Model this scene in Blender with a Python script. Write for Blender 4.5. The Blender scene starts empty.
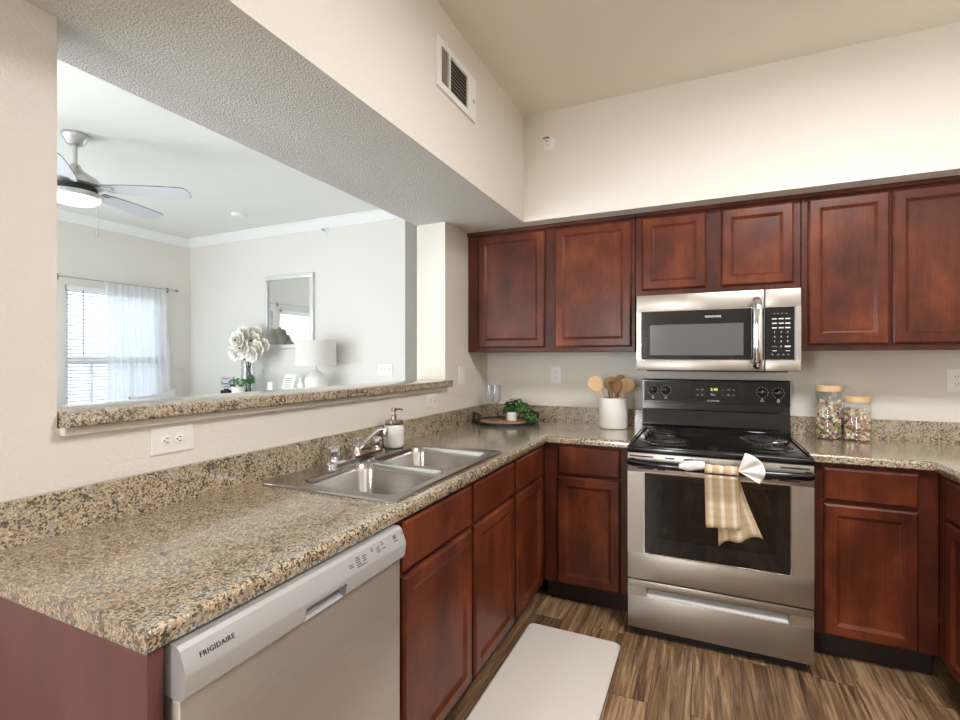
import bpy, bmesh, math, random
from mathutils import Vector, Matrix
random.seed(7)
sc = bpy.context.scene
COL = sc.collection
R = math.radians

# ------------------------------------------------------------------ camera
cam_d = bpy.data.cameras.new('camera'); cam = bpy.data.objects.new('camera', cam_d); COL.objects.link(cam)
cam.location = (1.416, -3.2115, 1.332); cam.rotation_euler = (R(90), 0, 0.4304)
cam_d.sensor_width = 36.0; cam_d.lens = 489.35/960*36; cam_d.shift_y = -1.1/960
cam_d.clip_start = 0.05; cam_d.clip_end = 200
sc.camera = cam

# ------------------------------------------------------------------ world, lights, exposure
world = bpy.data.worlds.new('daylight'); sc.world = world; world.use_nodes = True
wn = world.node_tree.nodes; wn['Background'].inputs[0].default_value = (0.86, 0.93, 1.0, 1); wn['Background'].inputs[1].default_value = 2.4
def area(name, loc, rot, sx, sy, power, col, portal=False):
    l = bpy.data.lights.new(name, 'AREA'); l.shape = 'RECTANGLE'; l.size = sx; l.size_y = sy; l.energy = power; l.color = col
    if portal: l.cycles.is_portal = True
    o = bpy.data.objects.new(name, l); COL.objects.link(o); o.location = loc; o.rotation_euler = rot
    return o
# added fill lamps outside the view; only the portal sits at a built window
area('dining_side_fill', (2.86, -4.8, 1.85), (0, R(90), 0), 1.2, 2.4, 14, (0.93, 0.97, 1.0))  # added side fill on the solid right wall, no window there
area('dining_rear_fill', (0.16, -6.1, 1.55), (R(90), 0, 0), 0.28, 2.0, 78, (0.93, 0.97, 1.0))  # added frontal fill, kept narrow and aside to stay out of reflections
area('lounge_rear_fill', (-2.6, -6.1, 1.30), (R(90), 0, 0), 2.6, 2.1, 62, (0.88, 0.94, 1.0))  # added lamp before the solid rear wall to brighten the lounge
area('lounge_side_fill', (-4.2, -4.2, 1.05), (0, R(-90), 0), 2.0, 2.2, 150, (0.82, 0.91, 1.0))  # added cool lamp to lift the soffit underside, no opening behind it
area('lounge_window_portal', (-4.20, -0.60, 1.33), (0, R(-90), 0), 1.5, 2.1, 12, (0.92, 0.96, 1.0), portal=True)
area('kitchen_overhead_fill', (2.1, -1.95, 2.72), (0, 0, 0), 0.9, 0.45, 56, (0.97, 0.985, 1.0))  # added overhead fill for the kitchen, without any fitting
sc.view_settings.view_transform = 'Standard'; sc.view_settings.look = 'None'
sc.view_settings.exposure = 0.05; sc.view_settings.gamma = 1.0; sc.view_settings.use_curve_mapping = False
sc.cycles.max_bounces = 10; sc.cycles.diffuse_bounces = 6; sc.cycles.transparent_max_bounces = 16
sc.cycles.sample_clamp_indirect = 6.0; sc.cycles.caustics_reflective = False; sc.cycles.caustics_refractive = False

# ------------------------------------------------------------------ materials
def lin(c): return c/12.92 if c <= 0.04045 else ((c+0.055)/1.055)**2.4
def rgb(r, g, b): return (lin(r/255), lin(g/255), lin(b/255), 1)
class NT:
    def __init__(s, name):
        s.m = bpy.data.materials.new(name); s.m.use_nodes = True; s.t = s.m.node_tree
        s.b = s.t.nodes['Principled BSDF']; s.out = s.t.nodes['Material Output']
    def n(s, typ, **kw):
        x = s.t.nodes.new(typ)
        for k, v in kw.items():
            if k in x.inputs.keys(): x.inputs[k].default_value = v
            else: setattr(x, k, v)
        return x
    def l(s, a, b): s.t.links.new(a, b)
    def coord(s, scale=(1, 1, 1), rand=False):
        tc = s.n('ShaderNodeTexCoord'); mp = s.n('ShaderNodeMapping'); s.l(tc.outputs['Object'], mp.inputs[0]); mp.inputs['Scale'].default_value = scale
        if rand:
            oi = s.n('ShaderNodeObjectInfo'); mu = s.n('ShaderNodeVectorMath', operation='SCALE'); mu.inputs[0].default_value = (7.3, 3.1, 11.7)
            s.l(oi.outputs['Random'], mu.inputs['Scale']); s.l(mu.outputs[0], mp.inputs['Location'])
        return mp.outputs[0]
    def noise(s, vec, scale, detail=4, rough=0.55, dist=0.0):
        x = s.n('ShaderNodeTexNoise'); x.inputs['Scale'].default_value = scale; x.inputs['Detail'].default_value = detail
        x.inputs['Roughness'].default_value = rough; x.inputs['Distortion'].default_value = dist; s.l(vec, x.inputs['Vector']); return x.outputs['Fac']
    def ramp(s, fac, stops, interp='LINEAR'):
        x = s.n('ShaderNodeValToRGB'); x.color_ramp.interpolation = interp; e = x.color_ramp.elements
        while len(e) < len(stops): e.new(0.5)
        for el, (p, c) in zip(e, stops): el.position = p; el.color = c
        s.l(fac, x.inputs[0]); return x.outputs[0]
    def mix(s, fac, a, b, mode='MIX'):
        x = s.n('ShaderNodeMix', data_type='RGBA', blend_type=mode)
        for i, v in ((0, fac), (6, a), (7, b)):
            if hasattr(v, 'links') or hasattr(v, 'is_linked'): s.l(v, x.inputs[i])
            else: x.inputs[i].default_value = v
        return x.outputs[2]
    def bump(s, h, strength, dist=0.002):
        x = s.n('ShaderNodeBump'); x.inputs['Strength'].default_value = strength; x.inputs['Distance'].default_value = dist
        s.l(h, x.inputs['Height']); s.l(x.outputs[0], s.b.inputs['Normal']); return x
def simple(name, col, rough=0.5, metal=0.0, **kw):
    t = NT(name); t.b.inputs['Base Color'].default_value = col; t.b.inputs['Roughness'].default_value = rough; t.b.inputs['Metallic'].default_value = metal
    for k, v in kw.items(): t.b.inputs[k].default_value = v
    # a faint wear variation keeps the surface from being perfectly even
    f = t.noise(t.coord(), 14, 3); r = t.n('ShaderNodeMapRange'); t.l(f, r.inputs[0])
    r.inputs[3].default_value = max(0.0, rough-0.04); r.inputs[4].default_value = min(1.0, rough+0.04); t.l(r.outputs[0], t.b.inputs['Roughness'])
    return t.m
def paint(name, col, bump=0.35, scale=95, dist=0.0022):
    t = NT(name); v = t.coord(); t.b.inputs['Roughness'].default_value = 0.75
    f = t.noise(v, 1.3, 3); c2 = tuple(x*0.965 for x in col[:3])+(1,)
    t.l(t.mix(f, col, c2), t.b.inputs['Base Color'])
    h = t.noise(v, scale, 3, 0.6, 0.4); h = t.ramp(h, [(0.35, (0, 0, 0, 1)), (0.65, (1, 1, 1, 1))])
    t.bump(h, bump, dist); return t.m
def granite_mat():
    t = NT('speckled_laminate'); v = t.coord((1, 1, 1))
    vo = t.n('ShaderNodeTexVoronoi'); vo.inputs['Scale'].default_value = 250
    wv = t.n('ShaderNodeVectorMath', operation='ADD'); nz = t.n('ShaderNodeTexNoise'); nz.inputs['Scale'].default_value = 60; t.l(v, nz.inputs['Vector'])
    sc2 = t.n('ShaderNodeVectorMath', operation='SCALE'); sc2.inputs['Scale'].default_value = 0.012; t.l(nz.outputs['Color'], sc2.inputs[0])
    t.l(v, wv.inputs[0]); t.l(sc2.outputs[0], wv.inputs[1]); t.l(wv.outputs[0], vo.inputs['Vector'])
    sep = t.n('ShaderNodeSeparateColor'); t.l(vo.outputs['Color'], sep.inputs[0])
    big = t.noise(v, 30, 4, 0.6); mid = t.noise(v, 75, 3, 0.6)
    a = t.n('ShaderNodeMath', operation='MULTIPLY_ADD'); t.l(big, a.inputs[0]); a.inputs[1].default_value = 1.5; a.inputs[2].default_value = -0.74
    b = t.n('ShaderNodeMath', operation='ADD'); t.l(sep.outputs[0], b.inputs[0]); t.l(a.outputs[0], b.inputs[1])
    c = t.n('ShaderNodeMath', operation='MULTIPLY_ADD'); t.l(mid, c.inputs[0]); c.inputs[1].default_value = 0.7; t.l(b.outputs[0], c.inputs[2])
    d = t.n('ShaderNodeMath', operation='SUBTRACT'); t.l(c.outputs[0], d.inputs[0]); d.inputs[1].default_value = 0.35
    col = t.ramp(d.outputs[0], [(0.0, rgb(66, 60, 55)), (0.16, rgb(98, 86, 73)), (0.31, rgb(138, 120, 96)), (0.42, rgb(176, 154, 122)),
                                (0.60, rgb(190, 170, 138)), (0.74, rgb(156, 134, 104)), (0.83, rgb(208, 194, 168)), (0.93, rgb(150, 148, 142))], 'CONSTANT')
    t.l(col, t.b.inputs['Base Color']); t.b.inputs['Roughness'].default_value = 0.24; t.b.inputs['Specular IOR Level'].default_value = 0.5; t.b.inputs['Coat Weight'].default_value = 1.0; t.b.inputs['Coat Roughness'].default_value = 0.13; t.b.inputs['Coat IOR'].default_value = 1.65
    t.bump(mid, 0.06, 0.001); return t.m
def wood_mat(name, dark, mid_, light, sx=38, sz=1.6, rough=0.33, blot=2.6, coat=0.15):
    t = NT(name); v = t.coord((sx, sx, sz), True); v2 = t.coord((1, 1, 0.6), True)
    g = t.noise(v, 1.6, 5, 0.6, 0.3); bl = t.noise(v2, blot*2.0, 4, 0.6)
    a = t.n('ShaderNodeMath', operation='MULTIPLY_ADD'); t.l(bl, a.inputs[0]); a.inputs[1].default_value = 1.5; a.inputs[2].default_value = -0.42
    b = t.n('ShaderNodeMath', operation='MULTIPLY_ADD'); t.l(g, b.inputs[0]); b.inputs[1].default_value = 0.34; t.l(a.outputs[0], b.inputs[2])
    t.l(t.ramp(b.outputs[0], [(0.15, dark), (0.5, mid_), (0.85, light)]), t.b.inputs['Base Color'])
    t.b.inputs['Roughness'].default_value = rough; t.b.inputs['Specular IOR Level'].default_value = 0.22; t.b.inputs['Coat Weight'].default_value = coat; t.b.inputs['Coat Roughness'].default_value = 0.2
    t.bump(g, 0.04, 0.001); return t.m
def steel_mat(name, col, rough=0.3, axis=0, metal=1.0):
    s = [3, 3, 3]; s[axis] = 0.06
    s = tuple(x*70 for x in s)
    t = NT(name); v = t.coord(s); g = t.noise(v, 1.0, 3, 0.6)
    r = t.n('ShaderNodeMapRange'); t.l(g, r.inputs[0]); r.inputs[3].default_value = rough-0.06; r.inputs[4].default_value = rough+0.08
    t.l(r.outputs[0], t.b.inputs['Roughness']); t.b.inputs['Metallic'].default_value = metal
    t.l(t.mix(g, col, tuple(x*0.86 for x in col[:3])+(1,)), t.b.inputs['Base Color']); t.bump(g, 0.03, 0.0005); return t.m
def floor_mat():
    t = NT('vinyl_plank'); tc = t.n('ShaderNodeTexCoord'); mp = t.n('ShaderNodeMapping'); t.l(tc.outputs['Object'], mp.inputs[0])
    mp.inputs['Rotation'].default_value = (0, 0, R(90))
    br = t.n('ShaderNodeTexBrick'); br.offset = 0.37; t.l(mp.outputs[0], br.inputs['Vector'])
    br.inputs['Scale'].default_value = 1.0; br.inputs['Brick Width'].default_value = 1.22; br.inputs['Row Height'].default_value = 0.152
    br.inputs['Mortar Size'].default_value = 0.0012; br.inputs['Mortar Smooth'].default_value = 0.3; br.inputs['Bias'].default_value = 0
    br.inputs['Color1'].default_value = (0.15, 0.15, 0.15, 1); br.inputs['Color2'].default_value = (0.95, 0.95, 0.95, 1); br.inputs['Mortar'].default_value = (0, 0, 0, 1)
    # per-plank offset of the grain
    add = t.n('ShaderNodeVectorMath', operation='MULTIPLY_ADD'); t.l(br.outputs['Color'], add.inputs[0]); add.inputs[1].default_value = (9, 5, 3); t.l(tc.outputs['Object'], add.inputs[2])
    m2 = t.n('ShaderNodeMapping'); t.l(add.outputs[0], m2.inputs[0]); m2.inputs['Scale'].default_value = (36, 1.7, 10)
    g = t.noise(m2.outputs[0], 1.0, 7, 0.66, 1.2)
    m3 = t.n('ShaderNodeMapping'); t.l(add.outputs[0], m3.inputs[0]); m3.inputs['Scale'].default_value = (90, 3.5, 20)
    g2 = t.noise(m3.outputs[0], 1.0, 4, 0.6, 0.6)
    s = t.n('ShaderNodeMath', operation='MULTIPLY_ADD'); t.l(g2, s.inputs[0]); s.inputs[1].default_value = 0.35; t.l(g, s.inputs[2])
    sep = t.n('ShaderNodeSeparateColor'); t.l(br.outputs['Color'], sep.inputs[0])
    s2 = t.n('ShaderNodeMath', operation='MULTIPLY_ADD'); t.l(sep.outputs[0], s2.inputs[0]); s2.inputs[1].default_value = 0.16; t.l(s.outputs[0], s2.inputs[2])
    col = t.ramp(s2.outputs[0], [(0.50, rgb(52, 37, 27)), (0.63, rgb(92, 68, 48)), (0.76, rgb(130, 101, 72)), (0.90, rgb(176, 144, 110))])
    col = t.mix(br.outputs['Fac'], col, rgb(45, 34, 26))
    t.l(col, t.b.inputs['Base Color']); t.b.inputs['Roughness'].default_value = 0.42; t.bump(s.outputs[0], 0.12, 0.001); return t.m
def clear_glass(name, tint=(1, 1, 1, 1), refl=1.0, dark=0.0):
    t = NT(name); t.t.nodes.remove(t.b)
    tr = t.n('ShaderNodeBsdfTransparent'); tr.inputs[0].default_value = tint
    gl = t.n('ShaderNodeBsdfGlossy'); gl.inputs['Roughness'].default_value = 0.03
    fr = t.n('ShaderNodeLayerWeight'); fr.inputs[0].default_value = 0.5
    pw = t.n('ShaderNodeMath', operation='POWER'); pw.inputs[1].default_value = 4.0; t.l(fr.outputs['Facing'], pw.inputs[0])
    mu = t.n('ShaderNodeMath', operation='MULTIPLY_ADD'); mu.inputs[1].default_value = refl*0.7; mu.inputs[2].default_value = 0.04+dark; t.l(pw.outputs[0], mu.inputs[0])
    mx = t.n('ShaderNodeMixShader'); t.l(mu.outputs[0], mx.inputs[0]); t.l(tr.outputs[0], mx.inputs[1]); t.l(gl.outputs[0], mx.inputs[2]); t.l(mx.outputs[0], t.out.inputs[0])
    return t.m
def sheer_mat():
    t = NT('sheer_voile'); t.t.nodes.remove(t.b)
    tr = t.n('ShaderNodeBsdfTransparent'); tl = t.n('ShaderNodeBsdfTranslucent'); df = t.n('ShaderNodeBsdfDiffuse')
    tl.inputs[0].default_value = (0.93, 0.94, 0.96, 1); df.inputs[0].default_value = (0.93, 0.94, 0.96, 1)
    m1 = t.n('ShaderNodeMixShader'); m1.inputs[0].default_value = 0.45; t.l(tl.outputs[0], m1.inputs[1]); t.l(df.outputs[0], m1.inputs[2])
    g = t.noise(t.coord((60, 60, 2)), 1.0, 2); r = t.n('ShaderNodeMapRange'); t.l(g, r.inputs[0]); r.inputs[3].default_value = 0.72; r.inputs[4].default_value = 0.92
    m2 = t.n('ShaderNodeMixShader'); t.l(r.outputs[0], m2.inputs[0]); t.l(tr.outputs[0], m2.inputs[1]); t.l(m1.outputs[0], m2.inputs[2]); t.l(m2.outputs[0], t.out.inputs[0])
    return t.m
def towel_mat():
    t = NT('striped_cotton'); tc = t.n('ShaderNodeTexCoord'); sx = t.n('ShaderNodeSeparateXYZ'); t.l(tc.outputs['UV'], sx.inputs[0])
    w = t.n('ShaderNodeMath', operation='MULTIPLY'); t.l(sx.outputs[0], w.inputs[0]); w.inputs[1].default_value = 3.0
    fr = t.n('ShaderNodeMath', operation='FRACT'); t.l(w.outputs[0], fr.inputs[0])
    col = t.ramp(fr.outputs[0], [(0, rgb(196, 172, 138)), (0.30, rgb(206, 184, 152)), (0.45, rgb(228, 216, 196)), (0.62, rgb(224, 210, 188)), (0.75, rgb(192, 166, 130)), (1, rgb(206, 182, 148))])
    h = t.n('ShaderNodeMath', operation='MULTIPLY'); t.l(sx.outputs[1], h.inputs[0]); h.inputs[1].default_value = 7.0
    f2 = t.n('ShaderNodeMath', operation='FRACT'); t.l(h.outputs[0], f2.inputs[0])
    band = t.ramp(f2.outputs[0], [(0.3, (1, 1, 1, 1)), (0.5, (0.90, 0.885, 0.86, 1)), (0.9, (1, 1, 1, 1))])
    c = t.mix(0.8, col, band, 'MULTIPLY'); t.l(c, t.b.inputs['Base Color']); t.b.inputs['Roughness'].default_value = 0.9
    g = t.noise(t.coord(), 900, 2); t.bump(g, 0.3, 0.0006); return t.m
def island_mat(name, stops, rough=0.6):
    t = NT(name); g = t.n('ShaderNodeNewGeometry'); t.l(t.ramp(g.outputs['Random Per Island'], stops, 'CONSTANT'), t.b.inputs['Base Color'])
    t.b.inputs['Roughness'].default_value = rough; return t.m
def emit(name, col, s):
    t = NT(name); t.b.inputs['Base Color'].default_value = col; t.b.inputs['Emission Color'].default_value = col; t.b.inputs['Emission Strength'].default_value = s
    n = t.noise(t.coord(), 30, 2); r = t.n('ShaderNodeMapRange'); t.l(n, r.inputs[0]); r.inputs[3].default_value = s*0.95; r.inputs[4].default_value = s*1.05; t.l(r.outputs[0], t.b.inputs['Emission Strength'])
    return t.m

M = {}
M['wall'] = paint('beige_wall_paint', rgb(229, 223, 214), 0.40, 105)
M['soffit'] = paint('heavy_texture_paint', rgb(229, 224, 216), 1.0, 150, 0.0036)
M['ceiling'] = paint('ceiling_paint', rgb(236, 228, 216), 0.2, 110)
M['lounge_wall'] = paint('pale_wall_paint', rgb(230, 227, 220), 0.12, 90)
M['bounce_floor'] = simple('pale_bounce_floor', rgb(208, 211, 214), 0.95)  # unseen lounge floor, pale cool colour chosen to bounce light upward
M['lounge_ceiling'] = paint('white_ceiling_paint', rgb(238, 236, 230), 0.12, 90)
M['trim'] = simple('white_trim_paint', rgb(240, 240, 238), 0.4)
M['granite'] = granite_mat()
M['cherry'] = wood_mat('cherry_wood', rgb(60, 26, 17), rgb(90, 41, 24), rgb(124, 63, 36), 70, 2.0, 0.34, 2.6, 0.1)
M['cherry_frame'] = wood_mat('cherry_face_frame', rgb(48, 21, 15), rgb(74, 33, 22), rgb(100, 48, 30), 70, 2.0, 0.4, 2.6, 0.12)
M['panel'] = wood_mat('panel_sheen_wood', rgb(86, 52, 50), rgb(106, 66, 64), rgb(124, 82, 80), 130, 1.5, 0.35, 1.0, 0.3)  # purple-grey sheen of reflected light put into the wood colour
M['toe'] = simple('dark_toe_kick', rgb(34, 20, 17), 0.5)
M['floor'] = floor_mat()
M['steel'] = steel_mat('brushed_stainless', rgb(184, 178, 170), 0.37, 0)
M['steel_dark'] = steel_mat('dishwasher_stainless', rgb(196, 186, 176), 0.42, 0, 0.72)
M['sink'] = simple('sink_stainless', rgb(186, 183, 180), 0.22, 1.0)
M['silver'] = simple('silver_plastic', rgb(186, 185, 184), 0.38, 0.35)
M['silver_dark'] = simple('dark_silver_plastic', rgb(140, 140, 140), 0.42, 0.35)
M['bright_lip'] = simple('polished_lip', rgb(232, 230, 226), 0.35, 0.2)
M['chrome'] = simple('chrome', rgb(225, 226, 228), 0.07, 1.0)
M['black'] = simple('black_enamel', rgb(14, 14, 15), 0.16, 0, **{'Specular IOR Level': 0.6})
M['black_glass'] = simple('black_glass', rgb(12, 12, 14), 0.05, 0, **{'Specular IOR Level': 0.7})
M['black_matte'] = simple('black_matte', rgb(16, 16, 17), 0.5)
M['grey_glass'] = simple('grey_screened_glass', rgb(92, 92, 92), 0.12, 0, **{'Specular IOR Level': 0.6})
M['oven_glass'] = clear_glass('oven_glass', (0.34, 0.33, 0.32, 1), 1.0, 0.02)
M['oven_in'] = simple('oven_enamel', rgb(126, 122, 118), 0.4)
M['rack'] = simple('oven_rack_steel', rgb(170, 168, 165), 0.3, 1.0)
M['coil'] = simple('burner_coil', rgb(84, 82, 80), 0.4, 0.7)
M['white_mark'] = simple('white_print', rgb(225, 225, 222), 0.5)
M['grey_mark'] = simple('grey_print', rgb(120, 120, 122), 0.5)
M['dark_mark'] = simple('dark_print', rgb(40, 40, 42), 0.5)
M['red_mark'] = simple('red_print', rgb(150, 90, 90), 0.5)
M['green_led'] = emit('green_led', (0.60, 0.85, 0.18, 1), 0.9)
M['blue_led'] = emit('violet_led', (0.22, 0.2, 0.45, 1), 0.5)
M['plate'] = simple('white_plastic', rgb(236, 234, 230), 0.4)
M['slot'] = simple('dark_slot', rgb(45, 42, 40), 0.6)
M['mat'] = simple('foam_mat_vinyl', rgb(228, 220, 212), 0.65)
M['ceramic'] = simple('white_ceramic', rgb(238, 236, 232), 0.3)
M['ceramic_rib'] = simple('frosted_white_glass', rgb(226, 222, 216), 0.3)
M['pump'] = simple('brushed_nickel', rgb(186, 176, 164), 0.25, 1.0)
M['glass'] = clear_glass('clear_glass', (0.97, 0.98, 0.98, 1), 0.9)
M['window_glass'] = clear_glass('window_glass', (0.96, 0.98, 0.99, 1), 0.7)
M['jar_glass'] = clear_glass('jar_glass', (0.93, 0.95, 0.96, 1), 1.0, 0.03)
M['light_wood'] = wood_mat('beech_wood', rgb(200, 164, 120), rgb(214, 180, 138), rgb(226, 198, 158), 30, 3, 0.5, 3, 0.0)
M['acacia'] = wood_mat('acacia_wood', rgb(104, 72, 46), rgb(150, 112, 74), rgb(188, 150, 106), 60, 8, 0.5, 6, 0.0)
M['slate'] = simple('grey_silicone', rgb(128, 134, 134), 0.5)
M['tray_wood'] = wood_mat('tray_wood', rgb(166, 120, 88), rgb(190, 144, 110), rgb(208, 166, 132), 40, 6, 0.35, 4, 0.1)
M['leaf'] = island_mat('ivy_leaves', [(0, rgb(44, 84, 32)), (0.25, rgb(60, 108, 42)), (0.5, rgb(34, 66, 26)), (0.75, rgb(86, 132, 60))], 0.5)
M['leaf_grey'] = island_mat('soft_green_leaves', [(0, rgb(104, 150, 104)), (0.3, rgb(132, 172, 130)), (0.6, rgb(70, 116, 72)), (0.85, rgb(40, 62, 44))], 0.5)
M['petal'] = island_mat('cream_petals', [(0, rgb(248, 246, 242)), (0.4, rgb(244, 240, 232)), (0.8, rgb(236, 228, 214))], 0.7)
M['stem'] = simple('brown_stem', rgb(70, 58, 48), 0.7)
M['pasta_a'] = island_mat('coloured_pasta', [(0, rgb(244, 230, 196)), (0.34, rgb(232, 206, 156)), (0.50, rgb(250, 242, 224)), (0.68, rgb(168, 112, 160)), (0.76, rgb(196, 96, 84)), (0.82, rgb(232, 216, 110)), (0.89, rgb(160, 170, 112)), (0.95, rgb(86, 56, 72))])
M['pasta_b'] = island_mat('pale_pasta', [(0, rgb(244, 232, 204)), (0.35, rgb(236, 212, 166)), (0.58, rgb(226, 178, 130)), (0.72, rgb(228, 160, 150)), (0.84, rgb(214, 150, 176)), (0.93, rgb(140, 84, 54))])
M['sheer'] = sheer_mat()
M['blind'] = simple('blind_slat', rgb(232, 234, 238), 0.5)
M['fan_metal'] = simple('brushed_fan_nickel', rgb(196, 194, 190), 0.3, 0.9)
M['fan_blade'] = simple('silver_blade', rgb(204, 205, 210), 0.45)
M['fan_edge'] = simple('dark_blade_edge', rgb(60, 58, 60), 0.5)
M['lamp_glow'] = emit('fan_light_glass', (1.0, 0.93, 0.82, 1), 0.9)
M['shade'] = simple('linen_shade', rgb(226, 222, 216), 0.9)
M['mirror'] = simple('mirror_silvering', rgb(235, 236, 236), 0.02, 1.0)
M['frame_silver'] = simple('white_silver_frame', rgb(226, 226, 226), 0.3, 0.2)
M['sofa'] = simple('grey_upholstery', rgb(176, 176, 178), 0.95)
M['pillow'] = simple('pale_grey_cushion', rgb(206, 206, 210), 0.95)
M['paper'] = simple('white_card', rgb(238, 237, 234), 0.8)
M['sign_grey'] = simple('grey_sign_face', rgb(186, 184, 186), 0.7)
M['towel'] = towel_mat()
M['white_cloth'] = simple('white_linen', rgb(234, 230, 226), 0.95)
M['vent_dark'] = simple('duct_dark', rgb(70, 62, 54), 0.8)
M['grey_duct'] = simple('duct_grey', rgb(150, 142, 130), 0.8)
M['door_paint'] = simple('grey_door_paint', rgb(200, 198, 194), 0.5)

# ------------------------------------------------------------------ mesh builder
class MB:
    def __init__(s): s.bm = bmesh.new(); s.uv = None
    def box(s, x0, y0, z0, x1, y1, z1, bev=0.0, seg=2):
        t = bmesh.new(); bmesh.ops.create_cube(t, size=1)
        for v in t.verts: v.co = Vector(((x0+x1)/2+v.co.x*(x1-x0), (y0+y1)/2+v.co.y*(y1-y0), (z0+z1)/2+v.co.z*(z1-z0)))
        if bev: bmesh.ops.bevel(t, geom=t.edges[:], offset=bev, segments=seg, profile=0.5, affect='EDGES', clamp_overlap=True)
        s.add(t); return s
    def add(s, t, mat=None):
        if mat is not None: bmesh.ops.transform(t, matrix=mat, verts=t.verts)
        me = bpy.data.meshes.new('tmp'); t.to_mesh(me); t.free(); s.bm.from_mesh(me); bpy.data.meshes.remove(me)
    def face(s, pts):
        vs = [s.bm.verts.new(p) for p in pts]; return s.bm.faces.new(vs)
    def loft(s, rings, cap0=True, cap1=True, closed=True):
        vr = [[s.bm.verts.new(p) for p in r] for r in rings]
        for a, b in zip(vr, vr[1:]):
            n = len(a)
            for i in range(n if closed else n-1):
                j = (i+1) % n; s.bm.faces.new((a[i], a[j], b[j], b[i]))
        if closed and cap0: s.bm.faces.new(list(reversed(vr[0])))
        if closed and cap1: s.bm.faces.new(vr[-1])
        return s
    def lathe(s, prof, c=(0, 0, 0), seg=28, axis='z', cap0=True, cap1=True):
        rings = []
        for r, h in prof:
            ring = []
            for i in range(seg):
                a = 2*math.pi*i/seg; p = (max(r, 1e-4)*math.cos(a), max(r, 1e-4)*math.sin(a), h)
                if axis == 'y': p = (p[0], p[2], p[1])
                elif axis == 'x': p = (p[2], p[0], p[1])
                ring.append((c[0]+p[0], c[1]+p[1], c[2]+p[2]))
            rings.append(ring)
        return s.loft(rings, cap0, cap1)
    def tube(s, pts, r, seg=10, flat=1.0, cap=True):
        pts = [Vector(p) for p in pts]; n = len(pts); rs = r if isinstance(r, (list, tuple)) else [r]*n
        rings = []; up = Vector((0, 0, 1))
        t0 = (pts[1]-pts[0]).normalized()
        if abs(t0.dot(up)) > 0.95: up = Vector((0, 1, 0))
        for i, p in enumerate(pts):
            t = (pts[min(i+1, n-1)]-pts[max(i-1, 0)]).normalized()
            a = t.cross(up).normalized(); b = a.cross(t).normalized(); up = b
            rings.append([p+a*(rs[i]*math.cos(2*math.pi*k/seg))+b*(rs[i]*flat*math.sin(2*math.pi*k/seg)) for k in range(seg)])
        return s.loft(rings, cap, cap)
    def prism(s, poly, a, b, axis='x'):
        def P(q, t):
            return {'x': (t, q[0], q[1]), 'y': (q[0], t, q[1]), 'z': (q[0], q[1], t)}[axis]
        return s.loft([[P(q, a) for q in poly], [P(q, b) for q in poly]])
    def sweep(s, path, prof, closed_prof=True):
        # path: 2D points (x,y); prof: (offset to the left of travel, z)
        P = [Vector(p) for p in path]; n = len(P); rings = []
        for i, p in enumerate(P):
            d1 = (P[i]-P[i-1]).normalized() if i else None; d2 = (P[i+1]-P[i]).normalized() if i < n-1 else None
            if d1 is None: d1 = d2
            if d2 is None: d2 = d1
            n1 = Vector((-d1.y, d1.x)); n2 = Vector((-d2.y, d2.x)); m = (n1+n2); m = m/(m.length**2)*2 if m.length > 1e-6 else n1
            rings.append([(p.x+m.x*o, p.y+m.y*o, z) for o, z in prof])
        return s.loft(rings)
    def door(s, w, h, x=0, z=0, y=0, rail=0.052, t=0.019, flat=False):
        # a door standing at y facing -y, lower left corner x,z
        def ring(i, n): return [(x+i, y-n, z+i), (x+w-i, y-n, z+i), (x+w-i, y-n, z+h-i), (x+i, y-n, z+h-i)]
        if flat: rr = [ring(0, 0), ring(0, t-0.009), ring(0.002, t-0.006), ring(0.009, t)]
        else: rr = [ring(0, 0), ring(0, t-0.009), ring(0.002, t-0.006), ring(0.009, t), ring(rail-0.004, t), ring(rail-0.001, t-0.002), ring(rail+0.009, t-0.009), ring(rail+0.012, t-0.010)]
        return s.loft(rr)
    def grid(s, fn, nu, nv, uv=True):
        vs = [[s.bm.verts.new(fn(i/nu, j/nv)) for j in range(nv+1)] for i in range(nu+1)]
        lay = s.bm.loops.layers.uv.verify() if uv else None
        for i in range(nu):
            for j in range(nv):
                f = s.bm.faces.new((vs[i][j], vs[i+1][j], vs[i+1][j+1], vs[i][j+1]))
                if uv:
                    for lp, (a, b) in zip(f.loops, ((i, j), (i+1, j), (i+1, j+1), (i, j+1))): lp[lay].uv = (a/nu, b/nv)
        return s
    def thicken(s, t):
        bmesh.ops.recalc_face_normals(s.bm, faces=s.bm.faces[:]); bmesh.ops.solidify(s.bm, geom=s.bm.faces[:], thickness=t); return s
    def build(s, name, mat, parent=None, smooth=38, loc=None, recalc=True, xf=None):
        if xf is not None: bmesh.ops.transform(s.bm, matrix=xf, verts=s.bm.verts)
        if loc is not None:
            for v in s.bm.verts: v.co -= Vector(loc)
        if recalc: bmesh.ops.recalc_face_normals(s.bm, faces=s.bm.faces[:])
        me = bpy.data.meshes.new(name); s.bm.to_mesh(me); s.bm.free(); me.materials.append(M[mat] if isinstance(mat, str) else mat)
        if smooth:
            for p in me.polygons: p.use_smooth = True
            me.set_sharp_from_angle(angle=R(smooth))
        o = bpy.data.objects.new(name, me); COL.objects.link(o)
        if parent is not None: o.parent = parent
        if loc is not None: o.location = loc
        return o
def tag(o, label=None, cat=None, group=None, kind=None):
    if label: o['label'] = label
    if cat: o['category'] = cat
    if group: o['group'] = group
    if kind: o['kind'] = kind
    return o
def thing(name, label, cat, loc=(0, 0, 0), rz=0, group=None):
    o = bpy.data.objects.new(name, None); COL.objects.link(o); o.location = loc; o.rotation_euler = (0, 0, R(rz)); o.empty_display_size = 0.05
    return tag(o, label, cat, group)
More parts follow.
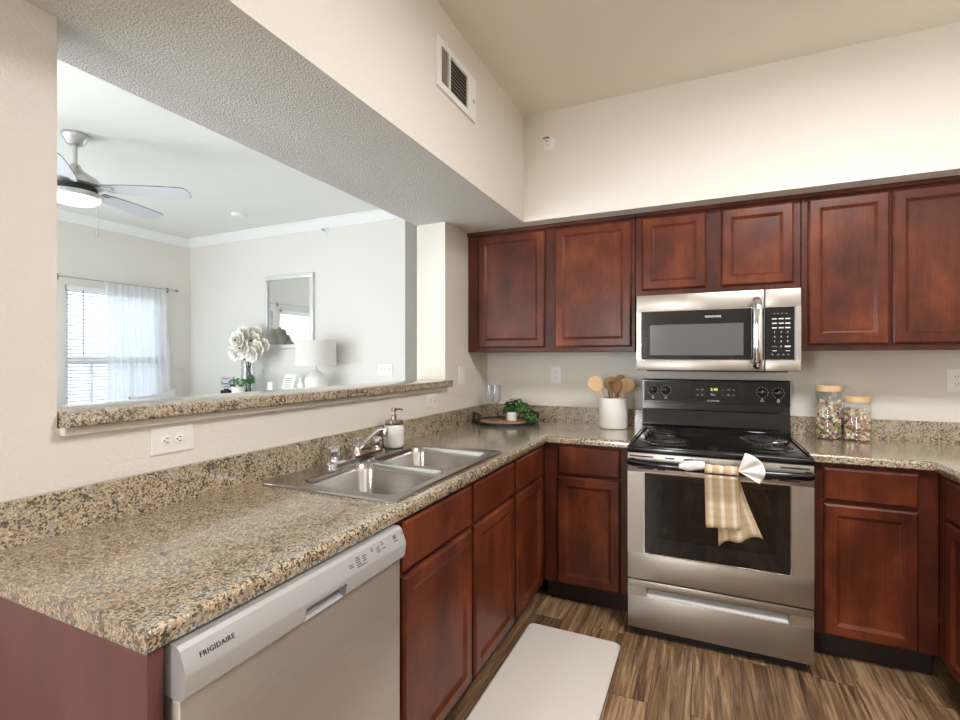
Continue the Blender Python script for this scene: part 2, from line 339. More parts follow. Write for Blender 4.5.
def struct(name, mb, mat, **kw):
    o = mb.build(name, mat, **kw); o['kind'] = 'structure'; return o
def text_mesh(body, size, origin, U, V, N, depth=0.0004, align='LEFT', spacing=1.0, xscale=1.0):
    cu = bpy.data.curves.new('txt', 'FONT'); cu.body = body; cu.size = size; cu.extrude = depth; cu.align_x = align; cu.space_character = spacing; cu.resolution_u = 3; cu.offset = size*0.022
    o = bpy.data.objects.new('txt', cu); COL.objects.link(o); dg = bpy.context.evaluated_depsgraph_get(); dg.update()
    me = bpy.data.meshes.new_from_object(o.evaluated_get(dg)); bpy.data.objects.remove(o); bpy.data.curves.remove(cu)
    mb = MB(); mb.bm.from_mesh(me); bpy.data.meshes.remove(me)
    U, V, N = (Vector(a).normalized() for a in (U, V, N)); O = Vector(origin)
    for v in mb.bm.verts: v.co = O+U*v.co.x*xscale+V*v.co.y+N*(v.co.z+depth)
    return mb
def rrect(x0, y0, x1, y1, r, z, seg=6):
    pts = []
    for cx, cy, a0 in ((x1-r, y1-r, 0), (x0+r, y1-r, 90), (x0+r, y0+r, 180), (x1-r, y0+r, 270)):
        for k in range(seg+1):
            a = R(a0+90*k/seg); pts.append((cx+r*math.cos(a), cy+r*math.sin(a), z))
    return pts
def fill_holes(outer, holes):
    t = bmesh.new(); es = []
    for loop in [outer]+holes:
        vs = [t.verts.new(p) for p in loop]
        es += [t.edges.new((vs[i], vs[(i+1) % len(vs)])) for i in range(len(vs))]
    bmesh.ops.triangle_fill(t, edges=es, use_beauty=True, use_dissolve=False); return t

# ------------------------------------------------------------------ the setting
H = 2.765; HK = 2.786; SZ = 2.154; WX = -0.197
b = MB(); b.box(WX, -6.3, -0.1, 3.05, 2.4, 0.0); struct('floor', b, 'floor', smooth=None)
b = MB(); b.box(-4.4, -6.3, -0.1, WX, 2.4, 0.0); struct('floor.001', b, 'bounce_floor', smooth=None)
b = MB(); b.box(WX, -6.3, HK, 3.05, 2.4, HK+0.1); struct('ceiling', b, 'ceiling', smooth=None)
b = MB(); b.box(-4.4, -6.3, H, WX, 2.4, H+0.1); struct('ceiling.001', b, 'lounge_ceiling', smooth=None)
# pass-through wall between kitchen and lounge
OY0, OY1, LZ = -2.566, -0.63, 1.168
b = MB(); b.box(WX, -6.2, 0, 0, OY0, SZ); b.box(WX, OY0, 0, 0, OY1, LZ-0.003); b.box(WX, OY1, 0, 0, 2.3, SZ)
struct('wall_left', b, 'wall', smooth=None)
b = MB(); b.box(0, 0, 0, 2.9, 0.12, SZ); struct('wall_back', b, 'wall', smooth=None)
b = MB(); b.box(2.9, -6.2, 0, 3.02, 0.12, HK); struct('wall_right', b, 'wall', smooth=None)
SX, SY = 0.425, -0.430
poly = [(WX, -6.2), (SX, -6.2), (SX, SY), (2.9, SY), (2.9, 0.12), (0, 0.12), (0, 2.3), (WX, 2.3)]
b = MB(); b.prism(poly, SZ, HK, 'z'); sof = struct('wall_soffit', b, 'wall', smooth=None)
sof.data.materials.append(M['soffit'])     # the underside carries the rougher ceiling texture
for p in sof.data.polygons: p.material_index = 1 if p.normal.z < -0.5 else 0
def wall_with_hole(name, mat, axis, c0, c1, a0, a1, z1, h0, h1, hz0, hz1):
    b = MB()
    def bx(p, q, zz0, zz1):
        if axis == 'y': b.box(p, c0, zz0, q, c1, zz1)
        else: b.box(c0, p, zz0, c1, q, zz1)
    bx(a0, h0, 0, z1); bx(h1, a1, 0, z1); bx(h0, h1, 0, hz0); bx(h0, h1, hz1, z1)
    return struct(name, b, mat, smooth=None)
WN0, WN1, WZ0, WZ1 = -0.56, 0.40, 0.60, 2.06
VN0, VN1 = -1.62, -0.68
b = MB()
for (y0, y1) in ((-6.2, VN0), (VN1, WN0), (WN1, 0.72)): b.box(-4.38, y0, 0, -4.26, y1, H)
for (y0, y1) in ((VN0, VN1), (WN0, WN1)): b.box(-4.38, y0, 0, -4.26, y1, WZ0); b.box(-4.38, y0, WZ1, -4.26, y1, H)
struct('wall_window', b, 'lounge_wall', smooth=None)
b = MB(); b.box(-4.38, 0.72, 0, -1.173, 2.3, H); struct('wall_lounge', b, 'lounge_wall', smooth=None)
b = MB(); b.box(-1.173, 2.2, 0, WX, 2.3, H); struct('wall_hall', b, 'lounge_wall', smooth=None)
b = MB(); b.box(-4.38, -6.3, 0, 3.02, -6.2, HK); struct('wall_rear', b, 'wall', smooth=None)
# crown moulding of the lounge
cp = [(0, H), (0, H-0.088), (-0.012, H-0.088), (-0.02, H-0.07), (-0.06, H-0.03), (-0.07, H-0.012), (-0.085, H-0.012), (-0.085, H)]
b = MB(); b.sweep([(-4.26, -6.19), (-4.26, 0.72), (-1.173, 0.72)], [(o, z-0.0005) for o, z in cp]); struct('trim_1', b, 'trim', smooth=30)
# painted apron under the pass-through ledge
b = MB(); b.box(0.0, OY0+0.004, 1.146, 0.024, -0.66, 1.167, 0.003); struct('trim_2', b, 'wall', smooth=None)
b = MB(); b.box(2.885, -6.19, 0.0, 2.9, -2.2, 0.09, 0.004); struct('baseboard_right', b, 'trim', smooth=None)
b = MB(); b.box(-4.26, -6.19, 0.0, -4.246, 0.72, 0.09, 0.004); struct('baseboard_window', b, 'trim', smooth=None)
# windows of the lounge
for num, (A0, A1) in enumerate(((WN0, WN1), (VN0, VN1))):
    b = MB(); fx0, fx1 = -4.36, -4.30
    for y0, y1 in ((A0, A0+0.045), (A1-0.045, A1)): b.box(fx0, y0, WZ0, fx1, y1, WZ1)
    b.box(fx0, A0, WZ0, fx1, A1, WZ0+0.05); b.box(fx0, A0, WZ1-0.045, fx1, A1, WZ1); b.box(fx0, A0, 1.29, fx1+0.01, A1, 1.345)
    for y0 in (A0+0.26, A0+0.66): b.box(fx0+0.01, y0-0.012, WZ0, fx1-0.015, y0+0.012, 1.30)
    win = struct('window_%d' % (num+1), b, 'trim', smooth=None)
    b = MB(); b.box(-4.335, A0+0.04, WZ0+0.04, -4.33, A1-0.04, WZ1-0.04); g = b.build('window_pane', 'window_glass', win, smooth=None)
    b = MB(); b.box(-4.28, A0-0.03, WZ0-0.02, -4.215, A1+0.03, WZ0, 0.004); b.build('window_sill', 'trim', win, smooth=None)
# a door on the wall behind the camera (seen only in reflections)
d = MB(); d.box(2.0, -6.2, 0, 2.8, -6.165, 2.03)
for px in (2.10, 2.44):
    for pz, ph in ((0.2, 0.75), (1.05, 0.85)): d.box(px, -6.17, pz, px+0.26, -6.155, pz+ph, 0.006)
struct('door_1', d, 'door_paint', smooth=None)

# ------------------------------------------------------------------ worktops and ledge
def nose(t=0.038, z=0.914):
    pts = [(0.034, z), (0.012, z)]
    for k in range(1, 6):
        a = R(90*k/5); pts.append((0.012-0.012*math.sin(a), z-0.012+0.012*math.cos(a)))
    pts += [(0, z-t+0.004), (0.004, z-t), (0.034, z-t)]
    return pts
XC, YC, YN = 0.639, -0.639, -2.742
ct = thing('countertop', 'speckled brown L-shaped worktop around the sink, running from the peninsula to the stove', 'worktop', (0, 0, 0.876))
b = MB(); z0, z1 = 0.876, 0.914
SK = (0.085, -2.025, 0.588, -1.205)   # cut-out for the sink
xi, yi = XC-0.033, YC+0.033
for (x0, y0, x1, y1) in ((0.002, YN, xi, SK[1]), (0.002, SK[1], SK[0], SK[3]), (SK[2], SK[1], xi, SK[3]), (0.002, SK[3], xi, yi), (0.002, yi, 1.0715, -0.002)): b.box(x0, y0, z0, x1, y1, z1)
b.sweep([(XC, YN), (XC, YC), (1.0715, YC)], nose())
b.build('worktop_slab', 'granite', ct, loc=(0, 0, 0.876), smooth=45).location = (0, 0, 0)
def bs_prof(): return [(0, 0.914), (0.0, 1.013), (0.003, 1.0155), (0.018, 1.0155), (0.018, 0.914)]
b = MB(); b.sweep([(0.020, YN+0.004), (0.020, -0.020), (1.0715, -0.020)], [(o, z-0.876) for o, z in bs_prof()]); b.build('backsplash', 'granite', ct, smooth=30)
cr = thing('countertop', 'speckled brown worktop to the right of the stove, turning the right corner', 'worktop', (1.8385, 0, 0.876))
XR = 2.259
b = MB(); o = 1.8385; b.box(o, yi, z0, XR+0.033, -0.002, z1); b.box(XR+0.033, -2.2, z0, 2.898, -0.002, z1)
b.sweep([(o, YC), (XR, YC), (XR, -2.2)], nose()); b.build('worktop_slab', 'granite', cr, xf=Matrix.Translation((-o, 0, -0.876)), smooth=45)
b = MB(); b.sweep([(o, -0.020), (2.880, -0.020), (2.880, -2.2)], bs_prof()); b.build('backsplash', 'granite', cr, xf=Matrix.Translation((-o, 0, -0.876)), smooth=30)
# pass-through ledge
b = MB(); x0, x1 = WX+0.012, 0.052
pr = [(x0, LZ), (x0, LZ+0.034), (x0+0.004, LZ+0.038), (x1-0.012, LZ+0.038), (x1-0.004, LZ+0.034), (x1, LZ+0.026), (x1, LZ+0.004), (x1-0.004, LZ)]
b.prism(pr, OY0+0.003, OY1-0.003, 'y'); b.box(0.001, OY1-0.0031, LZ, x1-0.0, OY1+0.02-0.03, LZ+0.036, 0.003)
lg = b.build('bar_ledge', 'granite', smooth=30); tag(lg, 'narrow speckled brown ledge capping the pass-through half wall', 'ledge')

# ------------------------------------------------------------------ cabinets
def cabinet(name, label, loc, rz, w, z0, z1, d, doors=(), drawers=(), toe=True, group=None, cat='cabinet', x_extra=()):
    t = thing(name, label, cat, (loc[0], loc[1], 0 if toe else z0), rz, group); zo = 0 if toe else z0
    b = MB(); b.box(0.001, -d, z0-zo, w-0.001, -0.004, z1-zo, 0.0015, 1)
    for e in x_extra: b.box(*e)
    b.build('cabinet_body', 'cherry_frame', t, smooth=None)
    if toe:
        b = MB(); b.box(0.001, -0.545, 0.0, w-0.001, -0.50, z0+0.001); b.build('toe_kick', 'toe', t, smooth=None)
    if not toe:
        b = MB(); b.prism([(-d+0.0005, z1-zo-0.024), (-d-0.010, z1-zo-0.020), (-d-0.014, z1-zo-0.010), (-d-0.014, z1-zo), (-d+0.0005, z1-zo)], 0.001, w-0.001, 'x'); b.build('scribe_moulding', 'cherry_frame', t, smooth=None)
    for (x, z, dw, dh) in drawers:
        b = MB(); b.door(dw, dh, x, z-zo, -d, flat=True); b.build('drawer_front', 'cherry', t, smooth=None)
    for (x, z, dw, dh) in doors:
        b = MB(); b.door(dw, dh, x, z-zo, -d, rail=0.05); b.build('door', 'cherry', t, smooth=None)
    return t
BZ0, BZ1, BD = 0.115, 0.8755, 0.61
ep = MB(); ep.box(0.003, YN+0.004, 0.0, 0.632, -2.712, 0.875, 0.0015, 1)
tag(ep.build('end_panel', 'panel', smooth=None), 'red-brown wood end panel closing the peninsula beside the dishwasher', 'panel')
cabinet('base_cabinet', 'cherry sink base cabinet with two drawer fronts beside the dishwasher', (0, -2.034, 0), 90, 0.934, BZ0, 0.74, BD,
        doors=((0.016, 0.125, 0.455, 0.573), (0.500, 0.125, 0.417, 0.573)), drawers=((0.016, 0.713, 0.455, 0.148), (0.500, 0.713, 0.417, 0.148)),
        x_extra=((0.001, -BD, 0.7395, 0.935, -0.594, BZ1), (0.001, -0.594, 0.7395, 0.02, -0.004, BZ1), (0.916, -0.594, 0.7395, 0.935, -0.004, BZ1)))
cabinet('base_cabinet', 'narrow cherry base cabinet between the sink cabinet and the inner corner', (0, -1.099, 0), 90, 1.094, BZ0, BZ1, BD,
        doors=((0.026, 0.125, 0.385, 0.573),), drawers=((0.026, 0.713, 0.385, 0.148),))
cabinet('base_cabinet', 'cherry base cabinet on the left side of the stove, with one drawer', (0.6115, 0, 0), 0, 0.4625, BZ0, BZ1, BD,
        doors=((0.077, 0.122, 0.333, 0.576),), drawers=((0.081, 0.713, 0.329, 0.150),))
cabinet('base_cabinet', 'cherry base cabinet on the right side of the stove, with one drawer', (1.838, 0, 0), 0, 0.449, BZ0, BZ1, BD,
        doors=((0.054, 0.122, 0.327, 0.576),), drawers=((0.054, 0.713, 0.327, 0.143),))
cabinet('base_cabinet', 'cherry base cabinet at the right picture edge, under the side worktop', (2.897, -0.612, 0), -90, 1.55, BZ0, BZ1, BD,
        doors=((0.11, 0.125, 0.36, 0.573), (0.50, 0.125, 0.44, 0.573), (0.98, 0.125, 0.44, 0.573)), drawers=((0.11, 0.713, 0.36, 0.148), (0.50, 0.713, 0.44, 0.148), (0.98, 0.713, 0.44, 0.148)))
UZ0, UZ1, UD = 1.376, 2.1535, 0.318
cabinet('wall_cabinet', 'cherry two-door wall cabinet in the left corner above the tray', (0.001, 0, 0), 0, 1.056, UZ0, UZ1, UD,
        doors=((0.080, UZ0+0.026, 0.446, 0.718), (0.591, UZ0+0.026, 0.446, 0.718)), toe=False)
cabinet('wall_cabinet', 'short cherry two-door wall cabinet right above the microwave', (1.058, 0, 0), 0, 0.795, 1.682, UZ1, UD,
        doors=((0.037, 1.716, 0.328, 0.404), (0.438, 1.716, 0.326, 0.404)), toe=False)
cabinet('wall_cabinet', 'cherry two-door wall cabinet right of the microwave, above the pasta jars', (1.854, 0, 0), 0, 0.75, UZ0, UZ1, UD,
        doors=((0.028, UZ0+0.026, 0.322, 0.718), (0.359, UZ0+0.026, 0.36, 0.718)), toe=False)

# ------------------------------------------------------------------ dishwasher
dw = thing('dishwasher', 'stainless dishwasher with a silver control strip under the peninsula worktop', 'dishwasher', (0, -2.708, 0), 90)
W = 0.634
b = MB(); b.box(0.004, -0.598, 0.10, W-0.004, -0.02, 0.868); b.box(0.02, -0.56, 0.0, W-0.02, -0.1, 0.1); b.build('tub', 'black_matte', dw, smooth=None)
b = MB(); b.box(0.006, -0.655, 0.115, W-0.006, -0.60, 0.784, 0.004, 2); b.build('door', 'steel_dark', dw, smooth=30)
b = MB(); b.box(0.01, -0.575, 0.005, W-0.01, -0.561, 0.112); b.build('kick_plate', 'black_matte', dw, smooth=None)
P1 = [(-0.575, 0.872), (-0.650, 0.872), (-0.658, 0.866), (-0.672, 0.832), (-0.673, 0.826), (-0.668, 0.793), (-0.662, 0.787), (-0.575, 0.787)]
P2 = [(-0.575, 0.872), (-0.650, 0.872), (-0.658, 0.866), (-0.672, 0.832), (-0.673, 0.826), (-0.672, 0.818), (-0.648, 0.812), (-0.648, 0.796), (-0.662, 0.787), (-0.575, 0.787)]
ha, hb = 0.262, 0.388
b = MB(); b.prism(P1, 0.004, ha, 'x'); b.prism(P2, ha, hb, 'x'); b.prism(P1, hb, W-0.004, 'x')
con = b.build('control_panel', 'silver', dw, smooth=25)
b = MB(); b.box(ha+0.002, -0.649, 0.795, hb-0.002, -0.6475, 0.811); b.build('handle_pocket', 'silver_dark', con, smooth=None)
sv = Vector((0, 0.014, 0.034)).normalized(); sn = Vector((0, -0.034, 0.014)).normalized()
def dwp(x, z):   # a point on the sloped control face at height z
    return Vector((x, -0.672+(z-0.832)*0.4118, z))
text_mesh('FRIGIDAIRE', 0.0116, dwp(0.032, 0.844), (1, 0, 0), sv, sn, spacing=1.12).build('brand_lettering', 'dark_mark', con, smooth=None)
def mark(x, z, w, h=0.0022):
    o = dwp(x, 0.837+(z-0.828)*0.8); q = [o+sn*0.0005, o+sn*0.0005+Vector((w, 0, 0)), o+sn*0.0005+Vector((w, 0, 0))+sv*h, o+sn*0.0005+sv*h]
    b = MB(); b.face(q); b.build('button_mark', 'dark_mark', con, smooth=None, recalc=False)
for (x, z, w) in ((0.402, 0.836, .016), (0.402, 0.842, .014), (0.428, 0.834, .017), (0.428, 0.840, .015), (0.428, 0.846, .016), (0.428, 0.852, .014), (0.452, 0.836, .013), (0.452, 0.842, .013), (0.452, 0.848, .015),
                  (0.428, 0.828, .035), (0.486, 0.848, .010), (0.486, 0.854, .010), (0.508, 0.836, .014), (0.508, 0.842, .014), (0.508, 0.848, .012), (0.53, 0.850, .010), (0.53, 0.838, .014), (0.53, 0.856, .008),
                  (0.582, 0.846, .014), (0.582, 0.850, .013), (0.582, 0.854, .014), (0.582, 0.838, .018), (0.618, 0.848, .009), (0.622, 0.853, .006)): mark(x, z, w)

# ------------------------------------------------------------------ sink, faucet, soap
sk = thing('kitchen_sink', 'stainless double-bowl drop-in sink set in the peninsula worktop', 'sink', (0, 0, 0.914))
OX0, OY_0, OX1, OY_1 = 0.068, -2.040, 0.602, -1.190
bowls = ((0.178, -1.985, 0.566, -1.632), (0.178, -1.598, 0.566, -1.245))
def zz(p, z): return [(x, y, z) for x, y, _ in p]
b = MB(); zt = 0.0065
outer = rrect(OX0+0.015, OY_0+0.015, OX1-0.015, OY_1-0.015, 0.020, zt, 5)
holes = [rrect(*bw, 0.05, zt, 6) for bw in bowls]
b.add(fill_holes(outer, holes))
b.loft([outer, rrect(OX0+0.010, OY_0+0.010, OX1-0.010, OY_1-0.010, 0.022, 0.0082, 5), rrect(OX0+0.004, OY_0+0.004, OX1-0.004, OY_1-0.004, 0.024, 0.0082, 5), rrect(OX0, OY_0, OX1, OY_1, 0.026, 0.005, 5), rrect(OX0, OY_0, OX1, OY_1, 0.026, 0.0005, 5)], False, False)
b.build('rim', 'sink', sk, smooth=40)
for (x0, y0, x1, y1) in bowls:
    b = MB(); rings = []
    for ins, z, r in ((0, zt, 0.05), (0.004, 0.001, 0.05), (0.010, -0.02, 0.05), (0.016, -0.13, 0.05), (0.026, -0.152, 0.055), (0.05, -0.166, 0.06), (0.12, -0.172, 0.06)):
        rings.append(rrect(x0+ins, y0+ins, x1-ins, y1-ins, r, z, 6))
    b.loft(rings, False, True); bo = b.build('bowl', 'sink', sk, smooth=60)
    b = MB(); b.lathe([(0.040, -0.1715), (0.040, -0.1695), (0.032, -0.1690), (0.028, -0.1712), (0.001, -0.1712)], ((x0+x1)/2, (y0+y1)/2, 0), 24); b.build('drain', 'chrome', bo, smooth=40)
fz = 0.9211
fc = thing('faucet', 'chrome two-handle kitchen faucet standing on the back deck of the sink', 'faucet', (0.112, -1.59, fz))
b = MB(); b.loft([rrect(-0.028, -0.175, 0.028, 0.175, 0.026, 0, 5), rrect(-0.028, -0.175, 0.028, 0.175, 0.026, 0.008, 5), rrect(-0.020, -0.165, 0.020, 0.165, 0.019, 0.016, 5)]); b.build('base_plate', 'chrome', fc, smooth=40)
for sy in (-0.135, 0.135):
    b = MB(); b.lathe([(0.020, 0.015), (0.018, 0.024), (0.012, 0.028)], (0, sy, 0), 20); h = b.build('handle', 'chrome', fc, smooth=40)
    b = MB(); seg = 20; prof = [(0.014, 0.026), (0.023, 0.034), (0.026, 0.050), (0.024, 0.066), (0.015, 0.072)]
    rings = [[(r*(1+0.09*math.cos(5*2*math.pi*k/seg))*math.cos(2*math.pi*k/seg), sy+r*(1+0.09*math.cos(5*2*math.pi*k/seg))*math.sin(2*math.pi*k/seg), z) for k in range(seg)] for r, z in prof]
    b.loft(rings); b.build('knob', 'chrome', h, smooth=35)
b = MB(); b.lathe([(0.022, 0.015), (0.020, 0.030), (0.017, 0.034), (0.017, 0.055), (0.012, 0.060)], (0, 0, 0), 20); b.build('hub', 'chrome', fc, smooth=40)
sp = [(0.0, 0.0, 0.034), (0.008, 0.007, 0.044), (0.024, 0.020, 0.062), (0.050, 0.043, 0.095), (0.063, 0.054, 0.110), (0.075, 0.064, 0.117), (0.088, 0.075, 0.116)]
b = MB(); b.tube(sp, [0.0095]*7, 14)
b.lathe([(0.0105, 0.084), (0.0115, 0.088), (0.0115, 0.118), (0.009, 0.124)], (0.088, 0.075, 0), 16); b.build('spout', 'chrome', fc, smooth=45)
b = MB(); b.lathe([(0.007, 0.055), (0.007, 0.070), (0.012, 0.072), (0.013, 0.078), (0.006, 0.082)], (-0.012, 0.028, 0), 14); b.build('diverter_cap', 'chrome', fc, smooth=40)
so = thing('soap_dispenser', 'white ribbed glass soap pump bottle beside the faucet', 'soap dispenser', (0.104, -1.312, fz))
b = MB(); seg = 36; rings = []
for r, z in ((0.036, 0), (0.042, 0.003), (0.0455, 0.012), (0.047, 0.03), (0.047, 0.07), (0.046, 0.09), (0.041, 0.103), (0.036, 0.108)):
    rings.append([(r*(1+0.012*math.cos(18*2*math.pi*k/seg))*math.cos(2*math.pi*k/seg), r*(1+0.012*math.cos(18*2*math.pi*k/seg))*math.sin(2*math.pi*k/seg), z) for k in range(seg)])
b.loft(rings); b.build('bottle', 'ceramic_rib', so, smooth=50)
b = MB(); b.lathe([(0.040, 0.106), (0.041, 0.108), (0.041, 0.124), (0.038, 0.128), (0.012, 0.129)], seg=28); b.build('collar', 'pump', so, smooth=35)
b = MB(); b.lathe([(0.012, 0.128), (0.012, 0.150), (0.007, 0.152), (0.007, 0.165), (0.011, 0.166), (0.012, 0.182), (0.008, 0.184)], seg=18)
b.tube([(0, 0, 0.176), (0.012, 0.03, 0.176), (0.018, 0.045, 0.171)], [0.006, 0.005, 0.004], 10); b.build('pump', 'pump', so, smooth=40)

# ------------------------------------------------------------------ stove
X0 = 1.0785; SW = 0.754
st = thing('stove', 'stainless and black electric coil range between the base cabinets', 'stove', (X0, 0, 0))
b = MB()
b.box(0.006, -0.70, 0.03, SW-0.006, -0.02, 0.29); b.box(0.006, -0.70, 0.29, 0.10, -0.02, 0.895); b.box(SW-0.10, -0.70, 0.29, SW-0.006, -0.02, 0.895)
b.box(0.10, -0.70, 0.82, SW-0.10, -0.02, 0.895); b.box(0.10, -0.10, 0.29, SW-0.10, -0.02, 0.82); b.box(0.02, -0.72, 0.0, SW-0.02, -0.03, 0.03)
b.build('body', 'black_matte', st, smooth=None)
b = MB(); yb = -0.695
b.face([(0.101, yb, 0.2905), (SW-0.101, yb, 0.2905), (SW-0.101, -0.101, 0.2905), (0.101, -0.101, 0.2905)]); b.face([(0.101, -0.1015, 0.291), (SW-0.101, -0.1015, 0.291), (SW-0.101, -0.1015, 0.819), (0.101, -0.1015, 0.819)])
b.face([(0.1015, yb, 0.291), (0.1015, -0.101, 0.291), (0.1015, -0.101, 0.819), (0.1015, yb, 0.819)]); b.face([(SW-0.1015, yb, 0.291), (SW-0.1015, -0.101, 0.291), (SW-0.1015, -0.101, 0.819), (SW-0.1015, yb, 0.819)])
b.build('oven_liner', 'oven_in', st, smooth=None, recalc=False)
b = MB()
for k in range(15): x = 0.15+k*0.0325; b.tube([(x, -0.66, 0.60), (x, -0.12, 0.60)], 0.002, 6)
for x in (0.12, SW-0.12): b.tube([(x, -0.66, 0.60), (x, -0.12, 0.60)], 0.004, 6)
b.tube([(0.105, -0.66, 0.60), (SW-0.105, -0.66, 0.60)], 0.005, 6); b.build('oven_rack', 'rack', st, smooth=50)
# drawer with a long finger slot
b = MB(); yf, yk = -0.765, -0.71
b.box(0, yf, 0.045, SW, yk, 0.200, 0.003); b.box(0, yf, 0.239, SW, yk, 0.275, 0.003); b.box(0, yf+0.0005, 0.196, 0.086, yk, 0.243); b.box(0.664, yf+0.0005, 0.196, SW, yk, 0.243)
dr = b.build('drawer', 'steel', st, smooth=30)
b = MB(); b.prism([(yf+0.004, 0.200), (yf+0.004, 0.204), (yk-0.012, 0.226), (yk-0.010, 0.200)], 0.086, 0.664, 'x'); b.build('finger_lip', 'bright_lip', dr, smooth=None)
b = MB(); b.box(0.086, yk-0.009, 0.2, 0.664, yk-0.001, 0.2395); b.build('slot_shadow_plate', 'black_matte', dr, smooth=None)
# oven door
b = MB(); dz0, dz1 = 0.283, 0.884; wx0, wx1, wz0, wz1 = 0.078, 0.670, 0.411, 0.792; yf = -0.772
b.box(0, yf, dz0, SW, -0.703, wz0, 0.003); b.box(0, yf, wz1, SW, -0.703, dz1, 0.003); b.box(0, yf+0.0004, wz0-0.004, wx0, -0.703, wz1+0.004); b.box(wx1, yf+0.0004, wz0-0.004, SW, -0.703, wz1+0.004)
od = b.build('oven_door', 'steel', st, smooth=30)
b = MB()
for (a0, c0, a1, c1) in ((wx0-0.005, wz0-0.005, wx1+0.005, wz0+0.001), (wx0-0.005, wz1-0.001, wx1+0.005, wz1+0.005), (wx0-0.005, wz0, wx0+0.001, wz1), (wx1-0.001, wz0, wx1+0.005, wz1)): b.box(a0, yf-0.002, c0, a1, yf+0.01, c1, 0.0008, 1)
b.build('window_trim', 'chrome', od, smooth=None)
gx0, gx1, gz0, gz1 = 0.130, 0.618, 0.487, 0.765
b = MB(); yg = -0.768
b.box(wx0, yg, wz0, wx1, yg+0.006, gz0); b.box(wx0, yg, gz1, wx1, yg+0.006, wz1); b.box(wx0, yg, gz0, gx0, yg+0.006, gz1); b.box(gx1, yg, gz0, wx1, yg+0.006, gz1)
b.build('black_window_border', 'black_glass', od, smooth=None)
b = MB(); b.box(gx0, yg+0.0003, gz0, gx1, yg+0.004, gz1); b.build('window_glass', 'oven_glass', od, smooth=None)
for x0, x1, z in ((0.010, 0.118, 0.868), (0.168, 0.21, 0.868), (0.25, 0.29, 0.868), (0.50, 0.54, 0.868), (0.632, 0.738, 0.868), (0.045, 0.118, 0.812), (0.134, 0.170, 0.812), (0.56, 0.60, 0.812), (0.628, 0.703, 0.812)):
    b = MB(); b.box(x0, yf-0.0008, z-0.0035, x1, yf+0.004, z+0.0035, 0.0007, 1); b.build('vent_slot', 'black_matte', od, smooth=None)
pts = [(0.012, -0.790, 0.843), (0.03, -0.808, 0.843), (0.09, -0.822, 0.843), (0.2, -0.832, 0.843), (SW/2, -0.837, 0.843), (SW-0.2, -0.832, 0.843), (SW-0.09, -0.822, 0.843), (SW-0.03, -0.808, 0.843), (SW-0.012, -0.790, 0.843)]
b = MB(); b.tube(pts, 0.0125, 14, 1.35); b.box(0.008, -0.800, 0.826, 0.034, -0.7715, 0.860, 0.004); b.box(SW-0.034, -0.800, 0.826, SW-0.008, -0.7715, 0.860, 0.004)
b.build('handle', 'black', od, smooth=45)
# cooktop
b = MB(); b.box(-0.0015, -0.776, 0.886, SW+0.0015, -0.03, 0.912, 0.006, 3)
for (x0, y0, x1, y1) in ((0.0, -0.772, SW, -0.752), (0.0, -0.752, 0.014, -0.10), (SW-0.014, -0.752, SW, -0.10)): b.box(x0, y0, 0.905, x1, y1, 0.9175, 0.003)
top = b.build('cooktop', 'black', st, smooth=35)
for (x, y, r) in ((0.160, -0.560, 0.100), (0.130, -0.268, 0.078), (0.608, -0.300, 0.100), (0.624, -0.570, 0.078)):
    b = MB(); b.lathe([(r+0.013, 0.9125), (r+0.014, 0.917), (r+0.008, 0.919), (r, 0.914), (r*0.4, 0.9128), (0.001, 0.9126)], (x, y, 0), 36, cap0=False); bn = b.build('burner', 'chrome', st, smooth=50)
    b = MB(); pts = []; nt = 4.0 if r > 0.09 else 3.0
    for k in range(int(nt*26)):
        a = 2*math.pi*k/26; rr = 0.022+(r-0.026)*k/(nt*26); pts.append((x+rr*math.cos(a), y+rr*math.sin(a), 0.9215))
    b.tube(pts, 0.0045, 8, 0.7); b.build('coil', 'coil', bn, smooth=60)
    b = MB(); b.lathe([(0.014, 0.918), (0.014, 0.929), (0.010, 0.930)], (x, y, 0), 16); b.build('coil_medallion', 'chrome', bn, smooth=40)
